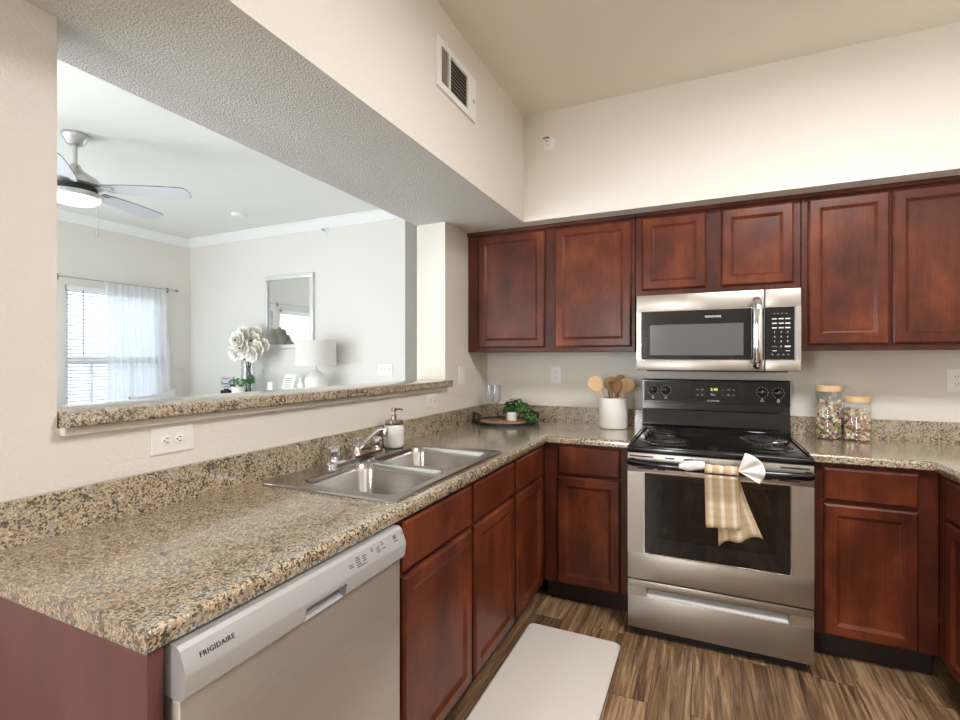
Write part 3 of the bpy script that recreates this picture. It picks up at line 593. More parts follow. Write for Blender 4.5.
# backguard
b = MB()
b.prism([(-0.02, 0.90), (-0.125, 0.90), (-0.125, 0.930), (-0.115, 0.945), (-0.100, 1.030), (-0.088, 1.034), (-0.086, 1.070), (-0.104, 1.074), (-0.098, 1.205), (-0.090, 1.212), (-0.02, 1.212)], -0.005, SW+0.0055, 'x')
bg = b.build('backguard', 'black', st, smooth=20)
b = MB(); b.box(0.006, -0.1060, 1.082, SW+0.003, -0.1005, 1.198, 0.001, 1); cpn = b.build('control_fascia', 'black_glass', bg, smooth=None)
b = MB(); b.prism([(-0.1185, 0.950), (-0.1035, 1.026), (-0.1015, 1.026), (-0.1165, 0.950)], 0.002, SW+0.002, 'x'); b.build('vent_panel', 'black', bg, smooth=None)
YF = -0.1062
for (x, z) in ((0.055, 1.146), (0.128, 1.147), (0.626, 1.146), (0.703, 1.145)):
    b = MB(); b.lathe([(0.022, 0.0), (0.022, -0.004), (0.0185, -0.006), (0.0165, -0.024), (0.014, -0.026)], (x, YF, z), 24, 'y'); b.box(x-0.0045, YF-0.034, z-0.0185, x+0.0045, YF-0.020, z+0.0185, 0.002); kb = b.build('knob', 'black', bg, smooth=40)
    b = MB(); b.box(x-0.0012, YF-0.0345, z+0.002, x+0.0012, YF-0.0338, z+0.017); b.build('pointer_line', 'grey_mark', kb, smooth=None)
    b = MB()
    for k in range(11):
        a = R(-60+k*30); px, pz = x+0.029*math.cos(a), z+0.029*math.sin(a); s_ = 0.0014; b.box(px-s_, YF-0.0004, pz-s_, px+s_, YF+0.001, pz+s_)
    b.box(x-0.005, YF-0.0004, z-0.036, x+0.005, YF+0.001, z-0.0325); b.box(x-0.007, YF-0.0004, z-0.051, x-0.0045, YF+0.001, z-0.040); b.box(x+0.0045, YF-0.0004, z-0.051, x+0.007, YF+0.001, z-0.040)
    b.box(x-0.007, YF-0.0004, z-0.0425, x+0.007, YF+0.001, z-0.040); b.box(x-0.007, YF-0.0004, z-0.051, x+0.007, YF+0.001, z-0.0485); b.build('dial_marks', 'white_mark', bg, smooth=None)
b = MB(); b.box(0.268, YF-0.0006, 1.104, 0.508, YF+0.001, 1.184, 0.0008, 1); dsp = b.build('display', 'black_glass', bg, smooth=None)
text_mesh('2:45', 0.021, (0.368, YF-0.0008, 1.150), (1, 0, 0), (0, 0, 1), (0, -1, 0), spacing=1.05).build('clock_digits', 'green_led', dsp, smooth=None)
b = MB(); b.box(0.368, YF-0.001, 1.122, 0.395, YF, 1.127); b.box(0.368, YF-0.001, 1.130, 0.382, YF, 1.135); b.build('status_marks', 'blue_led', dsp, smooth=None)
for x, z, w in ((0.292, 1.150, .016), (0.316, 1.150, .016), (0.294, 1.120, .012), (0.318, 1.120, .012), (0.428, 1.152, .007), (0.452, 1.152, .016), (0.478, 1.152, .014), (0.428, 1.122, .007), (0.452, 1.122, .014), (0.478, 1.122, .014)):
    b = MB(); b.box(x, YF-0.001, z, x+w, YF, z+0.0045 if w < 0.01 else z+0.0085); b.build('button_mark', 'grey_mark', dsp, smooth=None)
text_mesh('FRIGIDAIRE', 0.0115, (SW/2+0.004, YF-0.0002, 1.088), (1, 0, 0), (0, 0, 1), (0, -1, 0), align='CENTER', spacing=1.1).build('brand_lettering', 'white_mark', bg, smooth=None)

# ------------------------------------------------------------------ microwave
mw = thing('microwave', 'stainless over-the-range microwave hung under the short wall cabinet', 'microwave', (1.0805, 0, 1.272))
MWW = 0.754; yf = -0.452
b = MB(); b.box(0.002, -0.405, 0.008, MWW-0.002, -0.006, 0.400); b.box(0.05, -0.43, -0.006, MWW-0.05, -0.03, 0.008, 0.003); b.build('case', 'black_matte', mw, smooth=None)
sp_ = 0.6015; hz0, hz1 = 0.056, 0.311
b = MB(); b.box(0, yf, 0, sp_, -0.408, hz0, 0.003); b.box(0, yf, hz1, sp_, -0.408, 0.400, 0.003); b.box(0, yf+0.0004, hz0-0.004, 0.025, -0.408, hz1+0.004); b.box(0.562, yf+0.0004, hz0-0.004, sp_, -0.408, hz1+0.004)
md = b.build('door', 'steel', mw, smooth=30)
b = MB(); b.box(0.025, yf+0.002, hz0, 0.5985, yf+0.010, hz1); b.box(0.562, yf-0.0012, hz0, 0.5995, yf+0.003, hz1); b.build('door_glass', 'black_glass', md, smooth=None)
b = MB(); b.box(0.069, yf+0.0012, 0.079, 0.511, yf+0.0022, 0.240); b.build('viewing_screen', 'grey_glass', md, smooth=None)
b = MB()
for (a0, c0, a1, c1) in ((0.021, hz0-0.004, 0.6, hz0), (0.021, hz1, 0.6, hz1+0.004), (0.021, hz0, 0.025, hz1)): b.box(a0, yf-0.0012, c0, a1, yf+0.004, c1, 0.0006, 1)
b.build('glass_trim', 'chrome', md, smooth=None)
text_mesh('FRIGIDAIRE', 0.0135, (0.374, yf+0.0018, 0.272), (1, 0, 0), (0, 0, 1), (0, -1, 0), align='CENTER', spacing=1.1).build('brand_lettering', 'white_mark', md, smooth=None)
b = MB(); hp = [(0.570, -0.456, 0.016), (0.570, -0.476, 0.030), (0.570, -0.490, 0.06), (0.570, -0.496, 0.12), (0.570, -0.498, 0.20), (0.570, -0.496, 0.27), (0.570, -0.490, 0.32), (0.570, -0.476, 0.345), (0.570, -0.456, 0.356)]
b.tube(hp, 0.0205, 14, 0.5); b.box(0.551, -0.470, 0.012, 0.589, -0.450, 0.044, 0.004); b.box(0.551, -0.470, 0.330, 0.589, -0.450, 0.360, 0.004); mh = b.build('handle', 'chrome', md, smooth=45)
b = MB(); b.lathe([(0.009, 0), (0.009, -0.004), (0.006, -0.007)], (0.570, -0.472, 0.026), 18, 'y'); b.build('handle_rivet', 'chrome', mh, smooth=40)
b = MB(); c0, c1 = 0.6045, MWW; b.box(c0, yf, 0, c1, -0.408, hz0, 0.003); b.box(c0, yf, hz1, c1, -0.408, 0.400, 0.003); b.box(0.728, yf+0.0004, hz0-0.004, c1, -0.408, hz1+0.004)
cpn = b.build('control_side', 'steel', mw, smooth=30)
b = MB(); b.box(c0, yf+0.0006, hz0, 0.7275, yf+0.012, hz1, 0.0015, 1); kp = b.build('keypad', 'black_glass', cpn, smooth=None)
b = MB(); b.box(0.728, yf-0.0012, hz0-0.004, 0.732, yf+0.004, hz1+0.004, 0.0006, 1); b.box(c0, yf-0.0012, hz1, 0.732, yf+0.004, hz1+0.004, 0.0006, 1); b.box(c0, yf-0.0012, hz0-0.004, 0.732, yf+0.004, hz0, 0.0006, 1); b.build('keypad_trim', 'chrome', cpn, smooth=None)
yk = yf+0.0006; cols = (0.644, 0.672, 0.699)
digs = ('1', '2', '3', '4', '5', '6', '7', '8', '9'); di = 0
for r in range(3):
    for c in range(3):
        text_mesh(digs[di], 0.010, (cols[c], yk-0.0001, 0.187-0.0225*r), (1, 0, 0), (0, 0, 1), (0, -1, 0), align='CENTER').build('digit_mark', 'white_mark', kp, smooth=None); di += 1
text_mesh('0', 0.010, (cols[1], yk-0.0001, 0.117), (1, 0, 0), (0, 0, 1), (0, -1, 0), align='CENTER').build('digit_mark', 'white_mark', kp, smooth=None)
def key(x0, z0, x1, z1, mat='white_mark', nm='button_mark'):
    b = MB(); b.box(x0, yk-0.0006, z0, x1, yk, z1); b.build(nm, mat, kp, smooth=None)
for z in (0.252, 0.230, 0.208):
    for c in cols: key(c-0.010, z, c+0.010, z+0.0055)
key(cols[2]-0.012, 0.117, cols[2]+0.012, 0.124); key(cols[0]-0.009, 0.098, cols[0]+0.009, 0.101); key(cols[2]-0.009, 0.098, cols[2]+0.009, 0.101)
key(cols[0]-0.010, 0.118, cols[0]+0.010, 0.122, 'red_mark')
for x in (0.636, 0.659, 0.681, 0.702):
    b = MB(); b.lathe([(0.004, 0), (0.004, -0.0005)], (x, yk, 0.081), 10, 'y'); b.build('indicator_mark', 'grey_mark', kp, smooth=None)
for x in (0.640, 0.655, 0.672, 0.690): key(x, 0.278, x+0.008, 0.281, 'grey_mark', 'indicator_mark')

# ------------------------------------------------------------------ towel on the oven handle
tw = thing('dish_towel', 'beige striped towel with white bow tied over the oven handle', 'towel', (1.485, -0.837, 0.843))
def cloth(fn, nu, nv, name, mat, th=0.003, lab=None):
    b = MB(); b.grid(fn, nu, nv); bm = b.bm
    bmesh.ops.recalc_face_normals(bm, faces=bm.faces[:]); n0 = [f for f in bm.faces]
    o = b.build(name, mat, tw, smooth=60)
    m = o.modifiers.new('thickness', 'SOLIDIFY'); m.thickness = th; m.offset = 0
    if lab: o['label'] = lab
    return o
def lerp(a, b, t): return a+(b-a)*t
def front(u, v):   # hangs below the handle in front of the door
    x = lerp(-0.070, 0.062, u)*lerp(1.0, 1.06, v)+0.010*v; z = lerp(-0.018, -0.262, v)+0.006*u*v
    y = lerp(-0.010, 0.030, min(1, v*2.0))+0.005*math.sin(u*7+0.5)*v-0.004*math.sin(u*17)*v
    return (x, y, z)
cloth(front, 24, 16, 'front_hang', 'towel')
def rear(u, v):
    x = lerp(lerp(-0.020, 0.070, u), lerp(-0.012, 0.160, u), v**1.2); z = lerp(-0.035, lerp(-0.345, -0.292, min(1, u*1.6)), v)+0.012*math.sin(u*9)*v
    y = lerp(0.035, 0.050, v)+0.006*math.sin(u*12)*v
    return (x, y, z)
cloth(rear, 24, 16, 'rear_hang', 'towel')
def wrap(u, v):
    a = R(lerp(-40, 220, v)); rr = 0.021+0.002*math.sin(u*20)
    return (lerp(-0.070, 0.063, u), -rr*0.95*math.cos(a)+0.002, rr*math.sin(a)+0.003)
cloth(wrap, 16, 14, 'handle_wrap', 'towel')
def fan(u, v):
    a = R(lerp(-32, 74, u)); L = lerp(0.0, 0.092+0.008*math.sin(u*math.pi), v)
    return (0.060+L*math.cos(a), -0.028+0.007*math.sin(u*15)*v-0.012*v, 0.012+L*math.sin(a)*0.9)
cloth(fan, 30, 8, 'bow_fan', 'white_cloth', 0.003, 'white pleated fan of the bow')
def bow(u, v):
    t = v; wdt = 0.018+0.030*math.sin(min(1, t*1.1)*math.pi)*0.55
    a = 2*math.pi*u
    return (-0.068-0.105*t, -0.020+0.010*math.cos(a)-0.006*t, 0.024-0.012*t+wdt*0.62*math.sin(a)+0.002*math.sin(9*t+a))
cloth(bow, 16, 12, 'bow_loop', 'white_cloth', 0.003, 'white twisted loop of the bow')

def tail(u, v):
    return (lerp(-0.180, -0.066, u), 0.030+0.004*math.sin(u*9), lerp(0.004, lerp(-0.022, -0.040, u), v)+0.003*math.sin(u*8))
cloth(tail, 14, 5, 'bow_tail', 'white_cloth', 0.003, 'white tail of the bow tucked behind the handle')

# ------------------------------------------------------------------ things on the worktops
CZ = 0.9143
ck = thing('utensil_crock', 'white ceramic crock full of wooden spoons left of the stove', 'crock', (0.913, -0.185, CZ))
b = MB(); b.lathe([(0.068, 0), (0.078, 0.003), (0.083, 0.012), (0.083, 0.180), (0.081, 0.184), (0.077, 0.182), (0.077, 0.02), (0.06, 0.014), (0.001, 0.014)], seg=40); b.build('pot', 'ceramic', ck, smooth=40)
def spoon(label, base, tip, r_head, asp, mat, slots=False, twist=0.0):
    base = Vector(base); tip = Vector(tip); d = (tip-base); L = d.length; d.normalize()
    t = thing('wooden_spoon' if mat != 'slate' else 'spatula', label, 'spoon' if mat != 'slate' else 'spatula', base, 0, 'utensils in the crock')
    nh = L-r_head*2*asp
    b = MB(); b.tube([Vector((0, 0, 0)), d*nh*0.5, d*(nh+0.01)], [0.0055, 0.006, 0.008], 10); b.build('handle', mat, t, smooth=50)
    # head: flattened egg facing the camera, dished in front
    f = Vector((math.sin(twist)*0.9+0.33, -0.94, 0)); s = d.cross(f).normalized(); f = s.cross(d).normalized()
    if f.y > 0: f = -f
    b = MB(); rings = []; n = 10; c0 = d*nh
    for k in range(n+1):
        q = 0.5-0.5*math.cos(math.pi*k/n); hgt = r_head*2*asp*q; wv = max(0.003, r_head*math.sqrt(max(0, 1-(2*q-1)**2))*(0.86+0.26*q))
        th = 0.006*math.sin(math.pi*min(0.97, max(0.05, q)))+0.002; ring = []
        for m in range(14):
            a = 2*math.pi*m/14; dish = 0.012*(1-math.cos(a)**2)*0 
            px = wv*math.cos(a); pd = th*math.sin(a)-0.35*(r_head-abs(px))*math.sin(math.pi*q)*0.5
            ring.append(c0+d*hgt+s*px+f*pd)
        rings.append(ring)
    b.loft(rings); hd = b.build('head', mat, t, smooth=60)
    if slots:
        b = MB()
        for k in (-1, 0, 1):
            p = c0+d*r_head*asp+s*(k*r_head*0.42)+f*0.010
            b.tube([p-d*r_head*0.5, p+d*r_head*0.5], 0.0022, 6)
        b.build('slots', 'slot', hd, smooth=40)
    return t
cz = CZ+0.016
spoon('round pale wooden spoon leaning out to the left of the crock', (0.935, -0.216, cz), (0.796, -0.226, 1.226), 0.047, 1.05, 'light_wood')
spoon('grey-handled spatula just right of the pale spoon in the crock', (0.905, -0.126, cz), (0.868, -0.122, 1.215), 0.024, 1.6, 'slate')
spoon('brown slotted wooden spoon in the middle of the crock', (0.905, -0.186, cz), (0.902, -0.184, 1.224), 0.035, 1.3, 'acacia', True)
spoon('dark grained wooden spoon tilting right behind the crock front', (0.905, -0.142, cz), (0.952, -0.140, 1.236), 0.034, 1.4, 'acacia')
spoon('wide brown wooden spoon leaning out to the right of the crock', (0.895, -0.163, cz), (1.006, -0.166, 1.214), 0.046, 1.05, 'light_wood')
spoon('slim dark wooden spoon crossing between the two right-hand spoons of the crock', (0.915, -0.201, cz), (0.945, -0.204, 1.205), 0.027, 1.6, 'acacia')

def jar(label, x, y, r, h, fill, mat, plabel, seed):
    rnd = random.Random(seed)
    t = thing('glass_jar', label, 'jar', (x, y, CZ)); seg = 36
    b = MB(); b.lathe([(r*0.9, 0), (r, 0.006), (r, h-0.012), (r*0.94, h-0.004), (r*0.94, h)], seg=seg, cap1=False); b.build('glass_body', 'jar_glass', t, smooth=40)
    b = MB(); b.lathe([(r*0.97, h-0.002), (r*1.0, h), (r*1.0, h+0.026), (r*0.97, h+0.029)], seg=seg); b.build('lid', 'light_wood', t, smooth=40)
    b = MB(); n = 0
    z = 0.008
    while z < fill:
        for k in range(13):
            rr = r*0.86*math.sqrt(rnd.random()) if rnd.random() < 0.35 else r*rnd.uniform(0.74, 0.88); a = rnd.uniform(0, 2*math.pi)
            c = Vector((rr*math.cos(a), rr*math.sin(a), z+rnd.uniform(0, 0.012)+ (0.012*math.cos(a-4.0) if z > fill-0.02 else 0)))
            rot = Matrix.Rotation(rnd.uniform(0, 6.28), 3, Vector((rnd.random()-.5, rnd.random()-.5, rnd.random()-.5)).normalized())
            s = rnd.uniform(0.010, 0.015); v = []
            for (px, py, pz) in ((-1.3, -0.8, 0), (-1.1, 0, 0.35), (-1.3, 0.8, 0), (0, 0.28, -0.2), (1.3, 0.8, 0), (1.1, 0, 0.35), (1.3, -0.8, 0), (0, -0.28, -0.2)):
                p = c+rot@(Vector((px, py, pz))*s); q = Vector((p.x, p.y)); 
                if q.length > r*0.955: q = q.normalized()*r*0.955
                v.append((q.x, q.y, max(0.007, p.z)))
            t2 = [b.bm.verts.new(p) for p in v]
            b.bm.faces.new((t2[0], t2[1], t2[7])); b.bm.faces.new((t2[1], t2[2], t2[3])); b.bm.faces.new((t2[1], t2[3], t2[7])); b.bm.faces.new((t2[3], t2[4], t2[5])); b.bm.faces.new((t2[5], t2[6], t2[7])); b.bm.faces.new((t2[3], t2[5], t2[7]))
        z += 0.0105
    o = b.build('pasta', mat, None, smooth=None, recalc=False); o.location = (x, y, CZ); tag(o, plabel, 'pasta', None, 'stuff')
    return t
jar('tall glass jar of coloured bow pasta with wooden lid', 2.006, -0.115, 0.057, 0.250, 0.195, 'pasta_a', 'multicoloured bow pasta filling the tall jar', 5)
jar('short glass jar of pale pasta with wooden lid', 2.124, -0.135, 0.058, 0.198, 0.138, 'pasta_b', 'pale and pink pasta filling the short jar', 6)

tr = thing('serving_tray', 'round wooden tray with black rim and handles in the worktop corner', 'tray', (0.237, -0.240, CZ))
TR = 0.198
b = MB(); b.lathe([(TR-0.004, 0.002), (TR-0.004, 0.010), (0.001, 0.010)], seg=56); b.build('tray_base', 'tray_wood', tr, smooth=30)
b = MB(); b.lathe([(TR-0.006, 0.0), (TR+0.004, 0.0), (TR+0.004, 0.020), (TR-0.004, 0.020), (TR-0.006, 0.010)], seg=56, cap0=False, cap1=False); b.build('rim', 'black_matte', tr, smooth=30)
for sgn in (-1, 1):
    b = MB(); ax = Vector((0.80, 0.60, 0))*sgn; tn = Vector((-0.6, 0.8, 0)); c = ax*(TR-0.004)
    pts = [c+tn*0.075+Vector((0, 0, 0.012)), c+tn*0.075+Vector((0, 0, 0.066)), c-tn*0.075+Vector((0, 0, 0.066)), c-tn*0.075+Vector((0, 0, 0.012))]
    for p, q in zip(pts, pts[1:]):
        dd = (q-p).normalized(); b.tube([p-dd*0.0075, q+dd*0.0075], 0.0082, 4)
    b.build('handle', 'black_matte', tr, smooth=None)
def wineglass(label, x, y):
    t = thing('wine_glass', label, 'glass', (x, y, CZ+0.0103), 0, 'wine glasses on the tray')
    b = MB(); b.lathe([(0.034, 0), (0.034, 0.002), (0.010, 0.006), (0.004, 0.012)], seg=28, cap1=False); b.build('foot', 'jar_glass', t, smooth=50)
    b = MB(); b.lathe([(0.004, 0.012), (0.0035, 0.05), (0.004, 0.105)], seg=14, cap0=False, cap1=False); b.build('stem', 'jar_glass', t, smooth=50)
    b = MB(); b.lathe([(0.004, 0.105), (0.018, 0.113), (0.032, 0.130), (0.038, 0.155), (0.037, 0.19), (0.032, 0.235), (0.0308, 0.235), (0.0355, 0.19), (0.0365, 0.155), (0.031, 0.132), (0.017, 0.116), (0.001, 0.110)], seg=32, cap0=False); b.build('bowl', 'jar_glass', t, smooth=50)
wineglass('clear stemmed glass on the tray, the one nearer the wall corner', 0.100, -0.185)
wineglass('clear stemmed glass on the tray, the one nearer the ivy pot', 0.163, -0.235)
px, py = 0.262, -0.195
pt = thing('potted_ivy', 'trailing green ivy in a small white pot on the tray', 'plant', (px, py, CZ+0.0103))
b = MB(); b.lathe([(0.026, 0), (0.034, 0.004), (0.040, 0.055), (0.038, 0.060), (0.034, 0.056), (0.030, 0.045), (0.001, 0.045)], seg=28); b.build('pot', 'ceramic', pt, smooth=40)
def leaves(name, mat, parent, centers, n, size, rnd, spread):
    b = MB()
    for _ in range(n):
        c, sp2 = rnd.choice(centers); c = Vector(c)
        dv = Vector((rnd.gauss(0, 1), rnd.gauss(0, 1), rnd.gauss(0, 1))).normalized()*sp2*rnd.uniform(0.55, 1.0); p = c+dv; p.z = max(p.z, 0.012)
        up = (dv.normalized()+Vector((0, 0, 0.4))).normalized(); a = Vector((rnd.random()-.5, rnd.random()-.5, rnd.random()-.5)); a = (a-up*a.dot(up)).normalized(); e = up.cross(a)
        s = size*rnd.uniform(0.7, 1.2)
        v = [b.bm.verts.new(p+a*s*i+e*s*j+up*s*k) for i, j, k in ((-1, 0, 0), (-0.3, 0.62, 0.12), (0.5, 0.5, 0.1), (1.1, 0, -0.15), (0.5, -0.5, 0.1), (-0.3, -0.62, 0.12), (0, 0, -0.06))]
        for i in range(6): b.bm.faces.new((v[i], v[(i+1) % 6], v[6]))
    return b.build(name, mat, parent, smooth=None, recalc=False)
rnd = random.Random(11)
leaves('foliage', 'leaf', pt, [((0.0, 0.0, 0.098), 0.050), ((0.04, 0.0, 0.108), 0.048), ((0.085, -0.015, 0.085), 0.048), ((0.12, -0.03, 0.04), 0.034), ((0.15, -0.04, 0.022), 0.024), ((0.185, -0.045, 0.014), 0.020), ((-0.035, -0.02, 0.07), 0.026), ((0.10, 0.03, 0.03), 0.03)], 720, 0.0115, rnd, 0)
b = MB()
for q in (((0, 0, 0.05), (0.05, 0, 0.10), (0.10, -0.02, 0.06), (0.17, -0.045, 0.012)), ((0, 0, 0.05), (0.02, 0.02, 0.1), (0.07, 0.02, 0.09), (0.11, 0.03, 0.02)), ((0, 0, 0.05), (-0.03, -0.02, 0.09), (-0.045, -0.03, 0.06))): b.tube(q, 0.002, 6)
b.build('stem', 'stem', pt, smooth=50)

# floor mat
b = MB(); b.loft([rrect(0.618, -1.90, 1.063, -0.876, 0.025, 0.0005), rrect(0.618, -1.90, 1.063, -0.876, 0.025, 0.008), rrect(0.628, -1.89, 1.053, -0.886, 0.022, 0.017)])
tag(b.build('floor_mat', 'mat', smooth=30), 'pale beige padded kitchen mat lying along the sink cabinets', 'mat')

# ------------------------------------------------------------------ wall fittings
def outlet(label, loc, rz, w, h, horiz=False, group=None, kind='outlet', screws=True):
    # local: plate in the xz plane facing -y
    t = thing('wall_outlet' if kind == 'outlet' else 'light_switch', label, 'outlet' if kind == 'outlet' else 'light switch', loc, rz, group)
    b = MB(); b.box(-w/2, -0.006, -h/2, w/2, -0.0004, h/2, 0.002); b.build('cover_plate', 'plate', t, smooth=None)
    if kind == 'outlet':
        for s in (-1, 1):
            cx, cz_ = (s*0.019, 0) if horiz else (0, s*0.019)
            b = MB(); b.lathe([(0.0155, 0), (0.0155, -0.0022), (0.0140, -0.0030)], (cx, -0.0058, cz_), 20, 'y'); f = b.build('socket', 'plate', t, smooth=40)
            b = MB()
            for k in (-1, 1):
                if horiz: b.box(cx-0.004, -0.0094, k*0.0062-0.0011, cx+0.004, -0.0086, k*0.0062+0.0011)
                else: b.box(k*0.0062-0.0011, -0.0094, cz_-0.002, k*0.0062+0.0011, -0.0086, cz_+0.006)
            if horiz: b.box(cx-0.010*1.0, -0.0094, -0.002, cx-0.0065, -0.0086, 0.002)
            else: b.box(-0.002, -0.0094, cz_-0.009, 0.002, -0.0086, cz_-0.0055)
            b.build('slots', 'slot', f, smooth=None)
    else:
        n = 3 if w > 0.12 else 1
        for k in range(n):
            x = (k-(n-1)/2)*0.046
            b = MB(); b.box(x-0.005, -0.008, -0.012, x+0.005, -0.0055, 0.012, 0.0008, 1); b.box(x-0.0035, -0.016, -0.002, x+0.0035, -0.007, 0.008, 0.001, 1); b.build('toggle', 'plate', t, smooth=None)
            b = MB()
            for s in (-1, 1): b.lathe([(0.0028, 0), (0.0028, -0.0008)], (x, -0.006, s*0.031), 8, 'y')
            b.build('screw', 'silver_dark', t, smooth=None)
    return t
outlet('white duplex outlet mounted sideways under the left end of the ledge', (0, -2.287, 1.097), 90, 0.124, 0.076, True)
outlet('white duplex outlet mounted sideways under the right end of the ledge', (0, -0.79, 1.096), 90, 0.118, 0.074, True)
outlet('narrow white light switch on the wall right of the pass-through', (0, -0.417, 1.228), 90, 0.072, 0.118, kind='switch')
outlet('white upright outlet on the back wall above the tray', (0.506, 0, 1.226), 0, 0.070, 0.116)
outlet('white upright outlet on the back wall right of the pasta jars', (2.556, 0, 1.224), 0, 0.074, 0.116)
outlet('white triple light switch on the lounge wall right of the lamp', (-1.398, 0.72, 1.227), 0, 0.164, 0.115, kind='switch')
# return-air grille on the soffit face
vt = thing('air_vent', 'white metal air vent with dark louvres high on the soffit', 'vent', (SX, -1.306, 2.543), 90)
VW, VH = 0.366, 0.202
b = MB()
for (x0, z0_, x1, z1_) in ((-VW/2, -VH/2, VW/2, -VH/2+0.026), (-VW/2, VH/2-0.026, VW/2, VH/2), (-VW/2, -VH/2+0.026, -VW/2+0.034, VH/2-0.026), (VW/2-0.085, -VH/2+0.026, VW/2, VH/2-0.026), (-0.082, -VH/2+0.026, -0.070, VH/2-0.026)): b.box(x0, -0.012, z0_, x1, -0.0005, z1_)
b.build('vent_frame', 'trim', vt, smooth=None)
b = MB(); b.box(-VW/2+0.02, -0.0022, -VH/2+0.02, VW/2-0.05, -0.0008, VH/2-0.02); b.build('duct_backing', 'vent_dark', vt, smooth=None)
for k in range(9):
    z = -VH/2+0.036+k*0.0165; b = MB(); b.prism([(-0.011, z-0.004), (-0.010, z-0.004), (-0.003, z+0.005), (-0.004, z+0.005)], -0.069, VW/2-0.084, 'x'); b.build('louvre', 'trim', vt, smooth=None)
for k in range(3):
    x = -VW/2+0.046+k*0.016; b = MB(); b.box(x, -0.010, -VH/2+0.026, x+0.006, -0.003, VH/2-0.026); b.build('louvre', 'grey_duct', vt, smooth=None)
b = MB(); b.lathe([(0.004, 0), (0.004, -0.003)], (VW/2-0.03, -0.012, -0.01), 10, 'y'); b.tube([(VW/2-0.03, -0.015, -0.01), (VW/2-0.03, -0.018, -0.022)], 0.002, 6); b.build('damper_lever', 'silver_dark', vt, smooth=40)
def sprinkler(label, loc, r):
    t = thing('fire_sprinkler', label, 'sprinkler', loc)
    b = MB(); b.lathe([(r, -0.0005), (r, -0.004), (r*0.8, -0.012), (r*0.55, -0.014)], seg=28, axis='y'); b.build('escutcheon', 'plate', t, smooth=40)
    b = MB(); b.lathe([(r*0.32, -0.012), (r*0.32, -0.03), (r*0.2, -0.034)], seg=14, axis='y')
    b.tube([(-r*0.3, -0.03, 0), (-r*0.3, -0.05, 0.004), (0, -0.062, 0)], 0.003, 6); b.tube([(r*0.3, -0.03, 0), (r*0.3, -0.05, 0.004), (0, -0.062, 0)], 0.003, 6); b.build('sprinkler_head', 'plate', t, smooth=40)
    b = MB(); b.box(-r*0.42, -0.066, 0.010, r*0.42, -0.040, 0.013); b.lathe([(0.004, -0.034), (0.004, -0.060)], seg=8, axis='y'); b.build('deflector', 'silver_dark', t, smooth=40)
    return t
sprinkler('white round fire sprinkler on the soffit above the wall cabinets', (0.584, SY, 2.596), 0.042)
sprinkler('tiny wall fire sprinkler above the mirror in the lounge', (-2.136, 0.72, 2.648), 0.030)

# ------------------------------------------------------------------ the lounge beyond the pass-through
sd = MB(); sd.lathe([(0.07, 2.7645), (0.07, 2.755), (0.062, 2.735), (0.04, 2.730)], (-2.77, 0.19, 0), 28)
tag(sd.build('smoke_detector', 'plate', smooth=40), 'round white smoke detector on the lounge ceiling', 'smoke detector')
fx, fy = -2.233, -1.453
fn = thing('ceiling_fan', 'nickel ceiling fan with silver blades and a lit bowl in the lounge', 'ceiling fan', (fx, fy, H))
b = MB(); b.lathe([(0.070, -0.0005), (0.072, -0.012), (0.068, -0.030), (0.058, -0.040), (0.044, -0.066), (0.020, -0.078)], seg=32); b.build('canopy', 'fan_metal', fn, smooth=40)
b = MB(); b.lathe([(0.013, -0.076), (0.013, -0.20)], seg=14); b.build('downrod', 'fan_metal', fn, smooth=40)
b = MB(); b.lathe([(0.026, -0.195), (0.032, -0.21), (0.05, -0.235), (0.115, -0.275), (0.145, -0.31), (0.148, -0.325), (0.13, -0.335), (0.12, -0.336)], seg=36); b.build('motor_housing', 'fan_metal', fn, smooth=40)
b = MB(); b.lathe([(0.118, -0.335), (0.118, -0.375), (0.105, -0.376)], seg=32); b.build('flywheel', 'black_matte', fn, smooth=40)
b = MB(); b.lathe([(0.12, -0.374), (0.142, -0.378), (0.146, -0.40), (0.140, -0.408), (0.125, -0.408)], seg=36); lk = b.build('light_ring', 'fan_metal', fn, smooth=40)
b = MB(); b.lathe([(0.135, -0.406), (0.130, -0.418), (0.105, -0.436), (0.06, -0.448), (0.001, -0.451)], seg=36); b.build('glass_bowl', 'lamp_glow', fn, smooth=60)
b = MB(); b.tube([(0.135, 0.055, -0.40), (0.135, 0.055, -0.63)], 0.0022, 6); b.lathe([(0.002, -0.66), (0.007, -0.655), (0.007, -0.635), (0.002, -0.628)], (0.135, 0.055, 0), 10); b.build('pull_chain', 'fan_metal', fn, smooth=40)
for k in range(5):
    a = R(35+72*k); c_, s_ = math.cos(a), math.sin(a)
    def W3(r, t, z): return (c_*r-s_*t, s_*r+c_*t, z)
    b = MB(); n = 10; top_ = []; 
    out = [(0.17, -0.045), (0.30, -0.060), (0.50, -0.068), (0.635, -0.068), (0.665, -0.050), (0.672, 0.0), (0.660, 0.052), (0.625, 0.068), (0.50, 0.068), (0.30, 0.060), (0.17, 0.045)]
    tl = -0.21
    b.loft([[W3(r, t, -0.342+t*tl) for r, t in out], [W3(r, t, -0.336+t*tl) for r, t in out]]); bl = b.build('blade', 'fan_blade', fn, smooth=None)
    b = MB(); b.tube([W3(r, t, -0.339+t*tl) for r, t in out+[out[0]]], 0.0024, 6); b.build('blade_edge', 'fan_edge', bl, smooth=None)
    b = MB(); b.loft([[W3(r, t, -0.345) for r, t in ((0.10, -0.02), (0.22, -0.035), (0.22, 0.035), (0.10, 0.02))], [W3(r, t, -0.340) for r, t in ((0.10, -0.02), (0.22, -0.035), (0.22, 0.035), (0.10, 0.02))]]); b.build('blade_arm', 'fan_metal', bl, smooth=None)
